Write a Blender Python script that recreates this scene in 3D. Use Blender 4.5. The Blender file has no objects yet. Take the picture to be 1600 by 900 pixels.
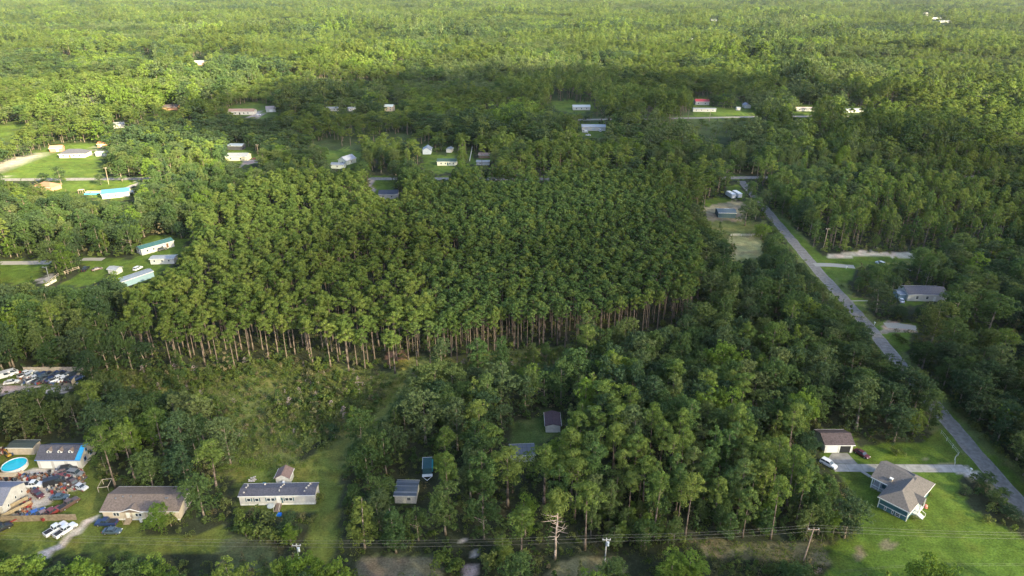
import bpy, math, random
import numpy as np
PI=math.pi; R=math.radians
scn=bpy.context.scene
COL=scn.collection
# ---------------------------------------------------------------- camera, sky, sun
CAM_H=120.0; PITCH=R(24.5); FPX=1067.0
cd=bpy.data.cameras.new('camera'); cam=bpy.data.objects.new('camera',cd); COL.objects.link(cam)
cd.sensor_width=36; cd.lens=36*FPX/1600; cd.clip_start=1; cd.clip_end=60000
cam.location=(0,0,CAM_H); cam.rotation_euler=(PI/2-PITCH,0,0); scn.camera=cam
SUN_EL=R(25); SUN_AZ=math.atan2(0.76,-0.65)       # compass angle of the sun: x east, y north
sv=(math.sin(SUN_AZ)*math.cos(SUN_EL),math.cos(SUN_AZ)*math.cos(SUN_EL),math.sin(SUN_EL))
w=bpy.data.worlds.new('World'); scn.world=w; w.use_nodes=True
nt=w.node_tree; bg=nt.nodes['Background']; sk=nt.nodes.new('ShaderNodeTexSky'); sk.sky_type='NISHITA'
sk.sun_disc=False; sk.sun_elevation=SUN_EL; sk.sun_rotation=SUN_AZ; sk.altitude=100; sk.air_density=1.0; sk.dust_density=2.0
nt.links.new(sk.outputs[0],bg.inputs[0]); bg.inputs[1].default_value=0.105
sd=bpy.data.lights.new('sun','SUN'); sd.energy=5.0; sd.angle=R(0.6); sd.color=(1.0,0.87,0.52)
so=bpy.data.objects.new('sun',sd); COL.objects.link(so)
from mathutils import Vector, Matrix
so.rotation_euler=Vector(sv).to_track_quat('Z','Y').to_euler()
scn.view_settings.view_transform='Standard'; scn.view_settings.look='None'
scn.view_settings.exposure=2.35; scn.view_settings.gamma=1
scn.render.engine='CYCLES'
scn.cycles.transparent_max_bounces=16; scn.cycles.max_bounces=5; scn.cycles.volume_bounces=0
HAZE=0.000022
CLOUD_TAU=3.1

# ---------------------------------------------------------------- photo pixel <-> ground
cT,sT=math.cos(PITCH),math.sin(PITCH)
def G(px,py,z=0.0):
    u=(px-800)/FPX; v=(450-py)/FPX
    t=(z-CAM_H)/(-sT+v*cT)
    return (u*t,(cT+v*sT)*t)
def G3(px,py,z=0.0):
    x,y=G(px,py,z); return (x,y,z)
def PX(x,y,z):
    z=z-CAM_H; d=y*cT-z*sT; u=y*sT+z*cT
    return 800+FPX*x/d, 450-FPX*u/d
def raster(polys):
    m=np.zeros((900,1600),bool)
    for p in polys:
        p=np.array(p,float); x0=max(0,int(p[:,0].min())-1); x1=min(1600,int(p[:,0].max())+2)
        y0=max(0,int(p[:,1].min())-1); y1=min(900,int(p[:,1].max())+2)
        if x1<=x0 or y1<=y0: continue
        X,Y=np.meshgrid(np.arange(x0,x1)+.5,np.arange(y0,y1)+.5); ins=np.zeros(X.shape,bool)
        n=len(p)
        for i in range(n):
            ax,ay=p[i]; bx,by=p[(i+1)%n]
            if ay==by: continue
            c=((ay>Y)!=(by>Y))&(X<(bx-ax)*(Y-ay)/(by-ay)+ax); ins^=c
        m[y0:y1,x0:x1]|=ins
    return m
def box(x0,y0,x1,y1): return [(x0,y0),(x1,y0),(x1,y1),(x0,y1)]

# ---------------------------------------------------------------- materials
MATS={}
def lin(c):
    return tuple(((v/255)/12.92 if v/255<=0.04045 else ((v/255+0.055)/1.055)**2.4) for v in c)
def newmat(n):
    m=bpy.data.materials.new(n); m.use_nodes=True; t=m.node_tree
    for x in list(t.nodes): t.nodes.remove(x)
    o=t.nodes.new('ShaderNodeOutputMaterial'); return m,t,o
def flat(name,c,rough=0.8,metal=0,noise=0.15,scale=3.0,spec=0.3):
    if name in MATS: return MATS[name]
    m,t,o=newmat(name); b=t.nodes.new('ShaderNodeBsdfPrincipled')
    b.inputs['Roughness'].default_value=rough; b.inputs['Metallic'].default_value=metal
    b.inputs['Specular IOR Level'].default_value=spec
    tc=t.nodes.new('ShaderNodeTexCoord'); n=t.nodes.new('ShaderNodeTexNoise'); n.inputs['Scale'].default_value=scale; n.inputs['Detail'].default_value=5
    r=t.nodes.new('ShaderNodeValToRGB'); r.color_ramp.elements[0].position=.3; r.color_ramp.elements[1].position=.7
    r.color_ramp.elements[0].color=(*[x*(1-noise) for x in c],1); r.color_ramp.elements[1].color=(*[min(.9,x*(1+noise)) for x in c],1)
    t.links.new(tc.outputs['Object'],n.inputs['Vector']); t.links.new(n.outputs[0],r.inputs[0]); t.links.new(r.outputs[0],b.inputs['Base Color'])
    t.links.new(b.outputs[0],o.inputs[0]); MATS[name]=m; return m
def lined(name,c,c2,period=0.25,axis='Z',rough=.8,width=.12):
    """siding, planks or metal ribs: fine relief lines in object space"""
    if name in MATS: return MATS[name]
    m,t,o=newmat(name); b=t.nodes.new('ShaderNodeBsdfPrincipled'); b.inputs['Roughness'].default_value=rough
    tc=t.nodes.new('ShaderNodeTexCoord'); sp=t.nodes.new('ShaderNodeSeparateXYZ'); t.links.new(tc.outputs['Object'],sp.inputs[0])
    a=t.nodes.new('ShaderNodeMath'); a.operation='DIVIDE'; a.inputs[1].default_value=period; t.links.new(sp.outputs[axis],a.inputs[0])
    f=t.nodes.new('ShaderNodeMath'); f.operation='FRACT'; t.links.new(a.outputs[0],f.inputs[0])
    g=t.nodes.new('ShaderNodeMath'); g.operation='LESS_THAN'; g.inputs[1].default_value=width; t.links.new(f.outputs[0],g.inputs[0])
    n=t.nodes.new('ShaderNodeTexNoise'); n.inputs['Scale'].default_value=1.2; n.inputs['Detail'].default_value=6; t.links.new(tc.outputs['Object'],n.inputs['Vector'])
    r=t.nodes.new('ShaderNodeValToRGB'); r.color_ramp.elements[0].position=.3; r.color_ramp.elements[1].position=.7
    r.color_ramp.elements[0].color=(*[x*.82 for x in c],1); r.color_ramp.elements[1].color=(*[min(.9,x*1.1) for x in c],1)
    t.links.new(n.outputs[0],r.inputs[0])
    mx=t.nodes.new('ShaderNodeMixRGB'); mx.inputs[2].default_value=(*c2,1); t.links.new(g.outputs[0],mx.inputs[0]); t.links.new(r.outputs[0],mx.inputs[1])
    t.links.new(mx.outputs[0],b.inputs['Base Color']); t.links.new(b.outputs[0],o.inputs[0]); MATS[name]=m; return m
def leafmat(name,ramp,trans=.35,isl=.25):
    """ramp: colours spread over the random value of each tree"""
    m,t,o=newmat(name)
    oi=t.nodes.new('ShaderNodeObjectInfo'); r=t.nodes.new('ShaderNodeValToRGB')
    while len(r.color_ramp.elements)<len(ramp): r.color_ramp.elements.new(.5)
    for i,c in enumerate(ramp):
        r.color_ramp.elements[i].position=i/(len(ramp)-1); r.color_ramp.elements[i].color=(c[0]*1.04,c[1]*.95,c[2]*1.4,1)
    t.links.new(oi.outputs['Random'],r.inputs[0])
    ge=t.nodes.new('ShaderNodeNewGeometry'); mr=t.nodes.new('ShaderNodeMapRange')
    mr.inputs[3].default_value=1-isl; mr.inputs[4].default_value=1+isl*1.3
    t.links.new(ge.outputs['Random Per Island'],mr.inputs[0])
    # species / soil drift across the land
    n=t.nodes.new('ShaderNodeTexNoise'); n.inputs['Scale'].default_value=.008; n.inputs['Detail'].default_value=4
    t.links.new(ge.outputs['Position'],n.inputs['Vector'])
    mr2=t.nodes.new('ShaderNodeMapRange'); mr2.inputs[1].default_value=.35; mr2.inputs[2].default_value=.65; mr2.inputs[3].default_value=.72; mr2.inputs[4].default_value=1.3
    t.links.new(n.outputs[0],mr2.inputs[0])
    mm=t.nodes.new('ShaderNodeMath'); mm.operation='MULTIPLY'; t.links.new(mr.outputs[0],mm.inputs[0]); t.links.new(mr2.outputs[0],mm.inputs[1])
    vm=t.nodes.new('ShaderNodeVectorMath'); vm.operation='SCALE'; t.links.new(r.outputs[0],vm.inputs[0]); t.links.new(mm.outputs[0],vm.inputs['Scale'])
    d=t.nodes.new('ShaderNodeBsdfDiffuse'); tr=t.nodes.new('ShaderNodeBsdfTranslucent'); mx=t.nodes.new('ShaderNodeMixShader'); mx.inputs[0].default_value=trans
    t.links.new(vm.outputs[0],d.inputs[0])
    tv=t.nodes.new('ShaderNodeVectorMath'); tv.operation='MULTIPLY'; tv.inputs[1].default_value=(1.35,1.25,.6); t.links.new(vm.outputs[0],tv.inputs[0]); t.links.new(tv.outputs[0],tr.inputs[0])
    t.links.new(d.outputs[0],mx.inputs[1]); t.links.new(tr.outputs[0],mx.inputs[2]); t.links.new(mx.outputs[0],o.inputs[0]); return m
L_PINE=leafmat('pine_needles',[(.070,.120,.022),(.096,.150,.026),(.122,.170,.030)])
L_PINED=leafmat('dense_pine_needles',[(.054,.104,.024),(.074,.130,.028),(.096,.150,.030)])
L_OAKD=leafmat('dark_leaves',[(.034,.066,.022),(.046,.082,.026),(.062,.096,.030)],.25)
L_OAKM=leafmat('mid_leaves',[(.050,.096,.024),(.070,.120,.028),(.096,.136,.032)])
L_OAKB=leafmat('bright_leaves',[(.095,.170,.022),(.120,.195,.026),(.140,.205,.034)],.4)
L_OAKG=leafmat('grey_green_leaves',[(.072,.112,.032),(.088,.130,.038),(.104,.142,.038)],.3)
L_SHRUB=leafmat('shrub_leaves',[(.062,.110,.020),(.100,.150,.026),(.135,.180,.038),(.095,.125,.034),(.18,.17,.07)],.35,.35)
L_DRY=leafmat('dry_twigs',[(.20,.17,.11),(.26,.23,.16)],.1)
BARK_P=flat('pine_bark',(.140,.108,.086),.9,noise=.35,scale=2)
BARK_O=flat('grey_bark',(.20,.165,.13),.9,noise=.35,scale=2)
BARK_D=flat('bare_pale_bark',(.42,.33,.27),.9,noise=.25,scale=2)
GLASS=flat('window_glass',(.03,.045,.06),.12,noise=.1,spec=.6)
WHITE=flat('white_paint',(.66,.66,.64),.6,noise=.05)
BLACK=flat('black_rubber',(.02,.02,.022),.7)
STEEL=flat('grey_steel',(.35,.36,.37),.45,.6)
RIM=flat('wheel_rim',(.5,.5,.5),.35,.7)
RED=flat('red_paint',(.26,.03,.03),.5)
WOOD=flat('weathered_wood',(.30,.24,.17),.85,noise=.3,scale=4)

# ---------------------------------------------------------------- mesh helpers
class MB:
    def __init__(s): s.v=[]; s.f=[]
    def add(s,vs,fs,M=None):
        o=len(s.v)
        s.v+= [tuple(M@Vector(p)) for p in vs] if M is not None else [tuple(p) for p in vs]
        s.f+=[tuple(i+o for i in f) for f in fs]; return s
    def box(s,x0,x1,y0,y1,z0,z1,M=None):
        return s.add([(x0,y0,z0),(x1,y0,z0),(x1,y1,z0),(x0,y1,z0),(x0,y0,z1),(x1,y0,z1),(x1,y1,z1),(x0,y1,z1)],
            [(3,2,1,0),(4,5,6,7),(0,1,5,4),(1,2,6,5),(2,3,7,6),(3,0,4,7)],M)
    def tube(s,a,b,r0,r1=None,n=6,cap=True):
        a=Vector(a); b=Vector(b); r1=r0 if r1 is None else r1; d=(b-a).normalized()
        q=d.to_track_quat('Z','Y'); vs=[]
        for c,r in ((a,r0),(b,r1)):
            for i in range(n): vs.append(c+q@Vector((r*math.cos(2*PI*i/n),r*math.sin(2*PI*i/n),0)))
        fs=[(i,(i+1)%n,n+(i+1)%n,n+i) for i in range(n)]
        if cap: fs+=[tuple(range(n-1,-1,-1)),tuple(range(n,2*n))]
        return s.add(vs,fs)
    def path(s,pts,rs,n=6):
        for i in range(len(pts)-1): s.tube(pts[i],pts[i+1],rs[i],rs[i+1],n,True)
        return s
    def prism(s,poly,z0,z1,M=None):
        n=len(poly); vs=[(x,y,z0) for x,y in poly]+[(x,y,z1) for x,y in poly]
        fs=[tuple(range(n-1,-1,-1)),tuple(range(n,2*n))]+[(i,(i+1)%n,n+(i+1)%n,n+i) for i in range(n)]
        return s.add(vs,fs,M)
    def mesh(s,name,mat=None,smooth=False):
        me=bpy.data.meshes.new(name); me.from_pydata(s.v,[],s.f); me.update()
        if mat: me.materials.append(mat)
        if smooth: me.shade_smooth()
        return me
def link(name,data,parent=None,loc=None,rz=0):
    o=bpy.data.objects.new(name,data); COL.objects.link(o)
    if parent: o.parent=parent
    if loc: o.location=loc
    if rz: o.rotation_euler=(0,0,rz)
    return o
def part(name,mb,mat,parent,smooth=False,label=None):
    o=link(name,mb.mesh(name,mat,smooth) if isinstance(mb,MB) else mb,parent)
    if label: o['label']=label
    return o
def tag(o,label,cat,group=None,kind=None):
    if label: o['label']=label
    if cat: o['category']=cat
    if group: o['group']=group
    if kind: o['kind']=kind
    return o
def thing(name,label,cat,loc,rz=0,group=None):
    return tag(link(name,None,None,loc,rz),label,cat,group)
def copy_tree(o,parent=None):
    c=o.copy(); COL.objects.link(c); c.parent=parent
    for k in o.children: copy_tree(k,c)
    return c

# ---------------------------------------------------------------- layout from the photograph
CLEAR=[ # ground, roads and roofs that no tree hides
 [(0,692),(133,692),(143,722),(158,762),(262,764),(272,772),(222,800),(222,835),(300,838),(345,818),(365,842),(345,868),(0,868)],
 [(365,722),(430,715),(436,728),(460,728),(470,722),(500,700),(532,735),(530,800),(522,880),(480,880),(478,835),(500,800),(370,800)],
 [(508,712),(588,642),(612,600),(624,562),(637,562),(630,602),(606,640),(552,680),(526,730)],
 [(345,842),(425,838),(425,868),(345,868)],[(562,868),(690,865),(690,900),(562,900)],
 [(722,836),(742,836),(748,900),(726,900)],[(880,872),(1000,866),(1075,850),(1100,860),(1010,885),(960,890),(900,885)],
 [(1085,845),(1210,842),(1290,850),(1290,880),(1190,872),(1120,862)],
 [(1305,735),(1505,735),(1500,770),(1520,800),(1600,840),(1600,880),(1300,880),(1290,855),(1350,828),(1350,790),(1325,760)],
 [(1288,672),(1328,672),(1345,700),(1380,692),(1440,690),(1478,670),(1495,700),(1530,730),(1530,738),(1300,738),(1283,720)],
 [(1196,328),(1206,330),(1240,360),(1285,398),(1300,412),(1288,425),(1335,470),(1325,477),(1280,432),(1240,390)],
 [(1330,478),(1340,478),(1350,494),(1340,494)],[(1362,512),(1376,508),(1402,552),(1384,556),(1366,534)],[(1418,592),(1430,596),(1440,612),(1430,612)],
 [(1474,640),(1484,640),(1520,685),(1600,755),(1600,800),(1560,760),(1520,722),(1474,665)],
 [(1285,397),(1430,393),(1432,408),(1340,416),(1330,442),(1310,440),(1285,425)],
 box(1325,466,1356,474),[(1403,458),(1415,454),(1468,456),(1466,468),(1432,478),(1405,476)],[(1375,502),(1437,506),(1430,518),(1376,514)],[(1386,520),(1422,520),(1425,545),(1402,558)],
 [(0,258),(60,238),(84,224),(100,222),(168,226),(165,246),(158,276),(85,302),(60,283),(0,283)],
 [(0,196),(30,190),(42,196),(20,206),(22,218),(0,224)],
 [(160,276),(270,275),(270,281),(215,284),(205,292),(205,312),(188,314),(125,306),(98,292)],
 [(0,406),(80,406),(80,414),(64,418),(62,438),(20,445),(0,442)],[(60,436),(78,428),(88,432),(92,442),(72,450)],
 [(130,402),(160,402),(200,404),(226,396),(222,374),(240,368),(262,368),(300,374),(272,400),(272,413),(225,441),(195,446),(172,428),(150,440),(120,450),(96,446),(130,424)],
 [(357,223),(384,223),(394,236),(408,240),(410,254),(388,262),(370,256),(354,250)],
 [(505,234),(540,232),(572,240),(553,262),(520,262),(503,248)],[(573,274),(622,274),(612,296),(624,298),(622,308),(592,308),(584,300)],
 [(660,224),(676,224),(678,240),(695,242),(697,228),(710,228),(712,256),(706,268),(680,272),(660,262)],[(730,232),(738,230),(742,250),(770,238),(770,256),(745,258),(730,256)],
 box(680,275,702,280),box(756,275,806,281),box(842,275,858,283),box(1144,274,1168,281),
 [(362,164),(404,160),(418,162),(434,166),(440,178),(408,188),(394,182),(362,182)],box(512,164,530,174),box(543,163,556,174),box(600,158,620,174),
 [(860,156),(900,155),(893,160),(928,158),(930,172),(900,178),(860,172)],box(905,191,946,214),[(993,181),(1178,179),(1178,184),(993,186)],
 [(1083,153),(1106,153),(1112,166),(1150,170),(1178,164),(1182,178),(1083,180)],[(1238,164),(1276,162),(1278,176),(1262,184),(1236,182)],box(1316,166,1350,178),
 [(1100,312),(1126,308),(1168,318),(1160,332),(1145,342),(1108,344)],[(1134,288),(1160,290),(1164,312),(1138,310)],[(1147,364),(1190,370),(1188,400),(1152,406)],box(1142,400,1152,406),
 [(0,582),(40,578),(132,578),(132,590),(112,606),(60,610),(24,612),(0,618)],
 [(800,660),(846,652),(850,640),(878,643),(880,676),(852,690),(832,706),(830,722),(798,720),(802,700)],box(615,751,652,788),[(657,716),(684,716),(684,730),(660,732)],
 box(305,90,322,104),box(222,84,240,92),box(178,186,194,202),box(252,164,280,174),box(224,178,242,190),box(1440,20,1452,24),box(1456,27,1470,33),box(1470,33,1484,38),box(1108,30,1122,35),box(1079,62,1085,66),
 box(1530,149,1546,158),box(1554,143,1562,149),box(1352,176,1396,182),box(134,152,148,162),box(935,97,946,105),box(1148,160,1158,168),
]
THICKET=[[(135,580),(250,580),(435,560),(640,585),(600,640),(505,685),(440,725),(350,735),(345,680),(350,640),(300,612),(250,640),(160,612)],
 [(640,560),(830,545),(1060,520),(1070,545),(1000,560),(900,560),(840,590),(770,580),(700,590),(640,600)],
 [(325,690),(440,690),(480,730),(340,745)],[(1290,850),(1100,845),(1000,866),(1010,900),(1290,900)],[(1090,345),(1200,345),(1200,410),(1140,410),(1100,380)],[(1330,392),(1430,392),(1500,400),(1440,420),(1330,420)]]
PLANT_L=[[(172,572),(330,580),(430,560),(560,585),(640,585),(690,500),(700,420),(640,330),(560,300),(440,305),(350,340),(262,440),(168,545)]]
PLANT_R=[[(640,585),(700,572),(850,548),(1000,530),(1090,505),(1088,420),(1062,330),(1000,305),(560,300),(640,330),(700,420),(690,500)]]
PINES_SE=[[(925,800),(1000,760),(1180,690),(1300,760),(1350,815),(1345,845),(1290,856),(1180,850),(1100,866),(960,872),(930,860)],
 [(1270,395),(1600,400),(1600,330),(1270,330)],[(560,135),(640,150),(980,140),(960,112),(560,118)],[(240,140),(440,150),(430,120),(240,115)],[(1500,560),(1600,600),(1600,520),(1500,510)],
 [(0,238),(200,210),(180,190),(0,215)]]
clear=raster(CLEAR); thick=raster(THICKET); plL=raster(PLANT_L); plR=raster(PLANT_R); pse=raster(PINES_SE)

# ---------------------------------------------------------------- ground with its covers
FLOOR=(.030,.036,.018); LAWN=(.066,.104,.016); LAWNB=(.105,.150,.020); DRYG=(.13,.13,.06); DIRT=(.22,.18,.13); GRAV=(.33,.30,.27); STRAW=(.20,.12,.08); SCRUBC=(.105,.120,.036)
COVER=[([[(975,184),(1195,186),(1260,200),(1200,216),(950,214)]],(.060,.080,.022)),([[(485,718),(560,640),(595,590),(655,556),(655,612),(625,655),(560,705),(535,745)]],(.105,.120,.036)),([[(1188,326),(1218,326),(1345,470),(1425,560),(1505,640),(1600,738),(1600,806),(1500,722),(1435,660),(1365,560),(1300,480)]],(.085,.105,.032)),(THICKET[:3],SCRUBC),(THICKET[4:],SCRUBC),(CLEAR[:2],(.088,.108,.022)),([CLEAR[2]],(.125,.130,.030)),([CLEAR[3],CLEAR[8],CLEAR[9]],LAWN),
 (CLEAR[10:19],LAWN),(CLEAR[19:],LAWN),
 ([[(560,868),(690,868),(690,900),(560,900)],[(345,840),(425,832),(425,900),(345,900)],[(385,868),(420,868),(420,900),(385,900)]],(.085,.10,.04)),
 ([[(560,872),(680,870),(690,900),(560,900)]],(.105,.10,.065)),
 ([[(880,872),(960,868),(980,900),(850,900)],[(1085,845),(1290,845),(1290,880),(1100,870)]],(.13,.12,.06)),
 ([[(724,836),(728,836),(733,900),(728,900)],[(736,836),(740,836),(746,900),(741,900)]],(.34,.31,.27)),
 ([[(45,874),(62,862),(85,850),(100,838),(128,815),(152,803),(148,812),(120,832),(108,846),(80,868),(60,878)],[(85,848),(135,812),(152,803),(140,820),(100,850)]],(.36,.33,.27)),
 ([[(22,737),(60,732),(118,732),(125,742),(130,765),(100,768),(80,790),(62,800),(20,806),(42,770),(0,757),(0,742)]],(.36,.32,.27)),
 ([[(0,602),(30,602),(60,606),(110,604),(100,614),(30,614),(0,620)]],GRAV),([[(30,584),(128,582),(110,604),(30,600)]],(.15,.14,.12)),
 ([[(1290,396),(1345,392),(1425,394),(1430,404),(1340,400),(1290,404)]],(.34,.31,.24)),([[(1385,500),(1420,508),(1440,520),(1372,520)]],(.22,.18,.13)),
 ([[(1375,712),(1450,712),(1450,718),(1375,718)]],LAWNB),([[(605,552),(640,545),(640,560),(620,566),(606,572)]],STRAW),([[(1340,785),(1420,840),(1600,845),(1600,900),(1285,900),(1340,850)]],(.062,.104,.016)),
 ([[(1335,850),(1352,858),(1352,872),(1330,876)],[(1375,842),(1395,848),(1390,862),(1376,858)],[(1270,862),(1290,858),(1300,880),(1270,880)]],(.13,.12,.07)),
 ([[(1560,620),(1600,612),(1600,720),(1570,690)]],LAWNB),
 ([[(1100,325),(1150,312),(1168,320),(1160,345),(1105,345)]],(.18,.16,.10)),([[(1140,365),(1190,370),(1190,405),(1140,405)]],(.20,.20,.09)),
 ([[(0,250),(82,236),(82,239),(30,256),(0,276)],[(160,226),(170,226),(101,267),(94,267)]],(.27,.25,.21)),([[(1445,715),(1530,738),(1600,800),(1600,815),(1510,745)]],(.20,.19,.09)),
 ([[(388,183),(396,176),(412,176),(404,188)],[(384,250),(404,248),(404,254),(374,262)],[(60,438),(78,428),(86,430),(66,446)],[(196,292),(212,284),(217,284),(204,294)],[(576,281),(584,281),(582,300),(574,300)]],(.24,.22,.21)),
 ([[(800,660),(846,652),(850,640),(878,643),(880,676),(852,690),(832,706),(830,722),(798,720),(802,700)]],(.050,.075,.020)),
 ([[(1490,738),(1510,728),(1536,742),(1540,752)]],(.33,.31,.27)),
]
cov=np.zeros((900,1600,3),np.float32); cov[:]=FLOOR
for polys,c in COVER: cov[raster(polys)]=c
def build_ground():
    ys=np.concatenate([np.arange(-200,90,30),np.arange(90,262,1.1),np.arange(262,520,2.6),np.arange(520,1200,12),np.array([1400,1800,2500,4000,8000,16000,40000])])
    xs=np.concatenate([[-40000,-12000,-4000,-2000,-1200],np.arange(-700,-250,12),np.arange(-250,250,1.5),np.arange(250,701,12),[1200,2000,4000,12000,40000]])
    X,Y=np.meshgrid(xs,ys); nx,ny=len(xs),len(ys)
    rng=np.random.RandomState(3)
    d=Y*cT+CAM_H*sT; u=Y*sT-CAM_H*cT; px=800+FPX*X/np.maximum(d,1); py=450-FPX*u/np.maximum(d,1)
    Xs=X/7.;Ys=Y/7.
    jit=np.sin(Xs*1.3+2*np.sin(Ys*.9))+np.sin(Ys*1.7+1.5*np.sin(Xs*.7))
    px=px+jit*1.6+rng.normal(0,1.3,X.shape); py=py+jit*.7+rng.normal(0,.8,X.shape)
    ok=(px>=-40)&(px<1640)&(py>=0)&(py<940)&(Y>60)
    ix=np.clip(px,0,1599).astype(int); iy=np.clip(py,0,899).astype(int)
    c=cov[iy,ix]; c[~ok]=FLOOR; c[(Y>500)&(np.abs(c-np.array(FLOOR)).max(-1)<1e-4)]=(.034,.050,.016)  # far floor toned dark so the canopy gaps read as shadows
    me=bpy.data.meshes.new('ground'); v=np.stack([X,Y,np.zeros_like(X)],-1).reshape(-1,3)
    i=np.arange(nx*ny).reshape(ny,nx); f=np.stack([i[:-1,:-1],i[:-1,1:],i[1:,1:],i[1:,:-1]],-1).reshape(-1,4)
    me.vertices.add(len(v)); me.vertices.foreach_set('co',v.ravel()); me.loops.add(f.size); me.loops.foreach_set('vertex_index',f.ravel().astype(np.int32))
    me.polygons.add(len(f)); me.polygons.foreach_set('loop_start',np.arange(0,f.size,4).astype(np.int32)); me.update(calc_edges=True)
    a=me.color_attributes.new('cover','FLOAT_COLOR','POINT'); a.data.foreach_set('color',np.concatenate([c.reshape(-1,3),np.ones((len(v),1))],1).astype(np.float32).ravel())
    m,t,o=newmat('ground_cover'); b=t.nodes.new('ShaderNodeBsdfPrincipled'); b.inputs['Roughness'].default_value=.95; b.inputs['Specular IOR Level'].default_value=.1
    at=t.nodes.new('ShaderNodeAttribute'); at.attribute_name='cover'; ge=t.nodes.new('ShaderNodeNewGeometry')
    prev=at.outputs['Color']
    for sc,lo,hi,det in ((.05,.72,1.3,3),(.35,.75,1.3,5),(2.2,.7,1.35,4)):
        n=t.nodes.new('ShaderNodeTexNoise'); n.inputs['Scale'].default_value=sc; n.inputs['Detail'].default_value=det; t.links.new(ge.outputs['Position'],n.inputs['Vector'])
        mr=t.nodes.new('ShaderNodeMapRange'); mr.inputs[1].default_value=.3; mr.inputs[2].default_value=.7; mr.inputs[3].default_value=lo; mr.inputs[4].default_value=hi; t.links.new(n.outputs[0],mr.inputs[0])
        vm=t.nodes.new('ShaderNodeVectorMath'); vm.operation='SCALE'; t.links.new(prev,vm.inputs[0]); t.links.new(mr.outputs[0],vm.inputs['Scale']); prev=vm.outputs[0]
    # drier tint in patches
    n=t.nodes.new('ShaderNodeTexNoise'); n.inputs['Scale'].default_value=.12; n.inputs['Detail'].default_value=6; t.links.new(ge.outputs['Position'],n.inputs['Vector'])
    mr=t.nodes.new('ShaderNodeMapRange'); mr.inputs[1].default_value=.5; mr.inputs[2].default_value=.72; mr.inputs[4].default_value=.8; t.links.new(n.outputs[0],mr.inputs[0])
    v2=t.nodes.new('ShaderNodeVectorMath'); v2.operation='MULTIPLY'; v2.inputs[1].default_value=(1.5,1.12,1.2); t.links.new(prev,v2.inputs[0])
    mx=t.nodes.new('ShaderNodeMixRGB'); t.links.new(mr.outputs[0],mx.inputs[0]); t.links.new(prev,mx.inputs[1]); t.links.new(v2.outputs[0],mx.inputs[2])
    t.links.new(mx.outputs[0],b.inputs['Base Color'])
    nb=t.nodes.new('ShaderNodeTexNoise'); nb.inputs['Scale'].default_value=1.6; nb.inputs['Detail'].default_value=5; t.links.new(ge.outputs['Position'],nb.inputs['Vector'])
    bp=t.nodes.new('ShaderNodeBump'); bp.inputs['Strength'].default_value=.6; bp.inputs['Distance'].default_value=.25; t.links.new(nb.outputs[0],bp.inputs['Height']); t.links.new(bp.outputs[0],b.inputs['Normal'])
    t.links.new(b.outputs[0],o.inputs[0]); me.materials.append(m)
    tag(link('ground',me),None,None,kind='structure')
build_ground()
ASPH=flat('old_asphalt',(.165,.152,.138),.9,noise=.32,scale=.8)
ASPHL=flat('pale_asphalt',(.19,.175,.16),.9,noise=.35,scale=.7)
CONC=flat('driveway_concrete',(.30,.285,.255),.85,noise=.25,scale=.6)
ROADS=[] # centre lines for keeping trees off
def strip(name,pts,wd,mat,z=.004,sub=4,seed=1):
    rng=random.Random(seed); P=[]
    for i in range(len(pts)-1):
        (ax,ay),(bx,by)=pts[i],pts[i+1]; L=math.hypot(bx-ax,by-ay); n=max(1,int(L/sub))
        for k in range(n): P.append((ax+(bx-ax)*k/n,ay+(by-ay)*k/n))
    P.append(pts[-1]); vs=[];fs=[]
    for i,(x,y) in enumerate(P):
        a=P[max(0,i-1)]; b=P[min(len(P)-1,i+1)]; dx,dy=b[0]-a[0],b[1]-a[1]; l=math.hypot(dx,dy); nx,ny=-dy/l,dx/l
        w0=wd/2+rng.uniform(-.22,.22); w1=wd/2+rng.uniform(-.22,.22)
        vs+=[(x+nx*w0,y+ny*w0,z),(x-nx*w1,y-ny*w1,z)]
        if i: fs.append((2*i-2,2*i-1,2*i+1,2*i))
    ROADS.append((np.array(P),wd/2)); m=MB(); m.add(vs,fs)
    return tag(part(name,m,mat,None),None,None,kind='structure')
strip('road',[(148,430),(143.5,365),(138.6,300),(137,278),(135.6,249),(134.2,225),(132.3,205),(129.6,170),(128.2,154),(127.6,143),(127,128),(126,95)],4.3,ASPH)
strip('road_edge',[(148,430),(143.5,365),(138.6,300),(137,278),(135.6,249),(134.2,225),(132.3,205),(129.6,170),(128.2,154),(127.6,143),(127,128),(126,95)],5.0,ASPHL,.002,3,9)
strip('cross_road',[(-520,425),(-332,433),(-221,436),(24,435),(152,438),(330,440)],6.2,ASPHL)
strip('far_road',[(60,638),(115,641),(227,652),(293,655),(420,650)],7,ASPHL,sub=9)
strip('lane',[G(-160,416),G(0,411),G(50,410.5),G(80,410)],4.6,flat('sandy_lane',(.27,.25,.22),.9),sub=3)
strip('lane',[G(128,405),G(162,405)],3.6,flat('sandy_lane',(.27,.25,.22),.9),sub=3)
strip('side_street',[G(1272,413.5),G(1300,414),G(1335,417)],4.2,flat('pale_gravel',(.26,.25,.22),.9),.006,sub=3)
strip('gravel_lane',[G(1383,508),G(1405,509),G(1432,513)],4.4,flat('pale_gravel',(.26,.25,.22),.9),.006,sub=3)
strip('track',[G(325,468),G(1,1)],0.01,CONC) if False else None
strip('footpath',[G(1330,470),G(1356,470)],.9,flat('pale_gravel',(.26,.25,.22),.9),.006,sub=3)
strip('dirt_track',[G(128,462),G(155,464)],2.0,flat('pale_gravel',(.26,.25,.22),.9),.006,sub=3)
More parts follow.
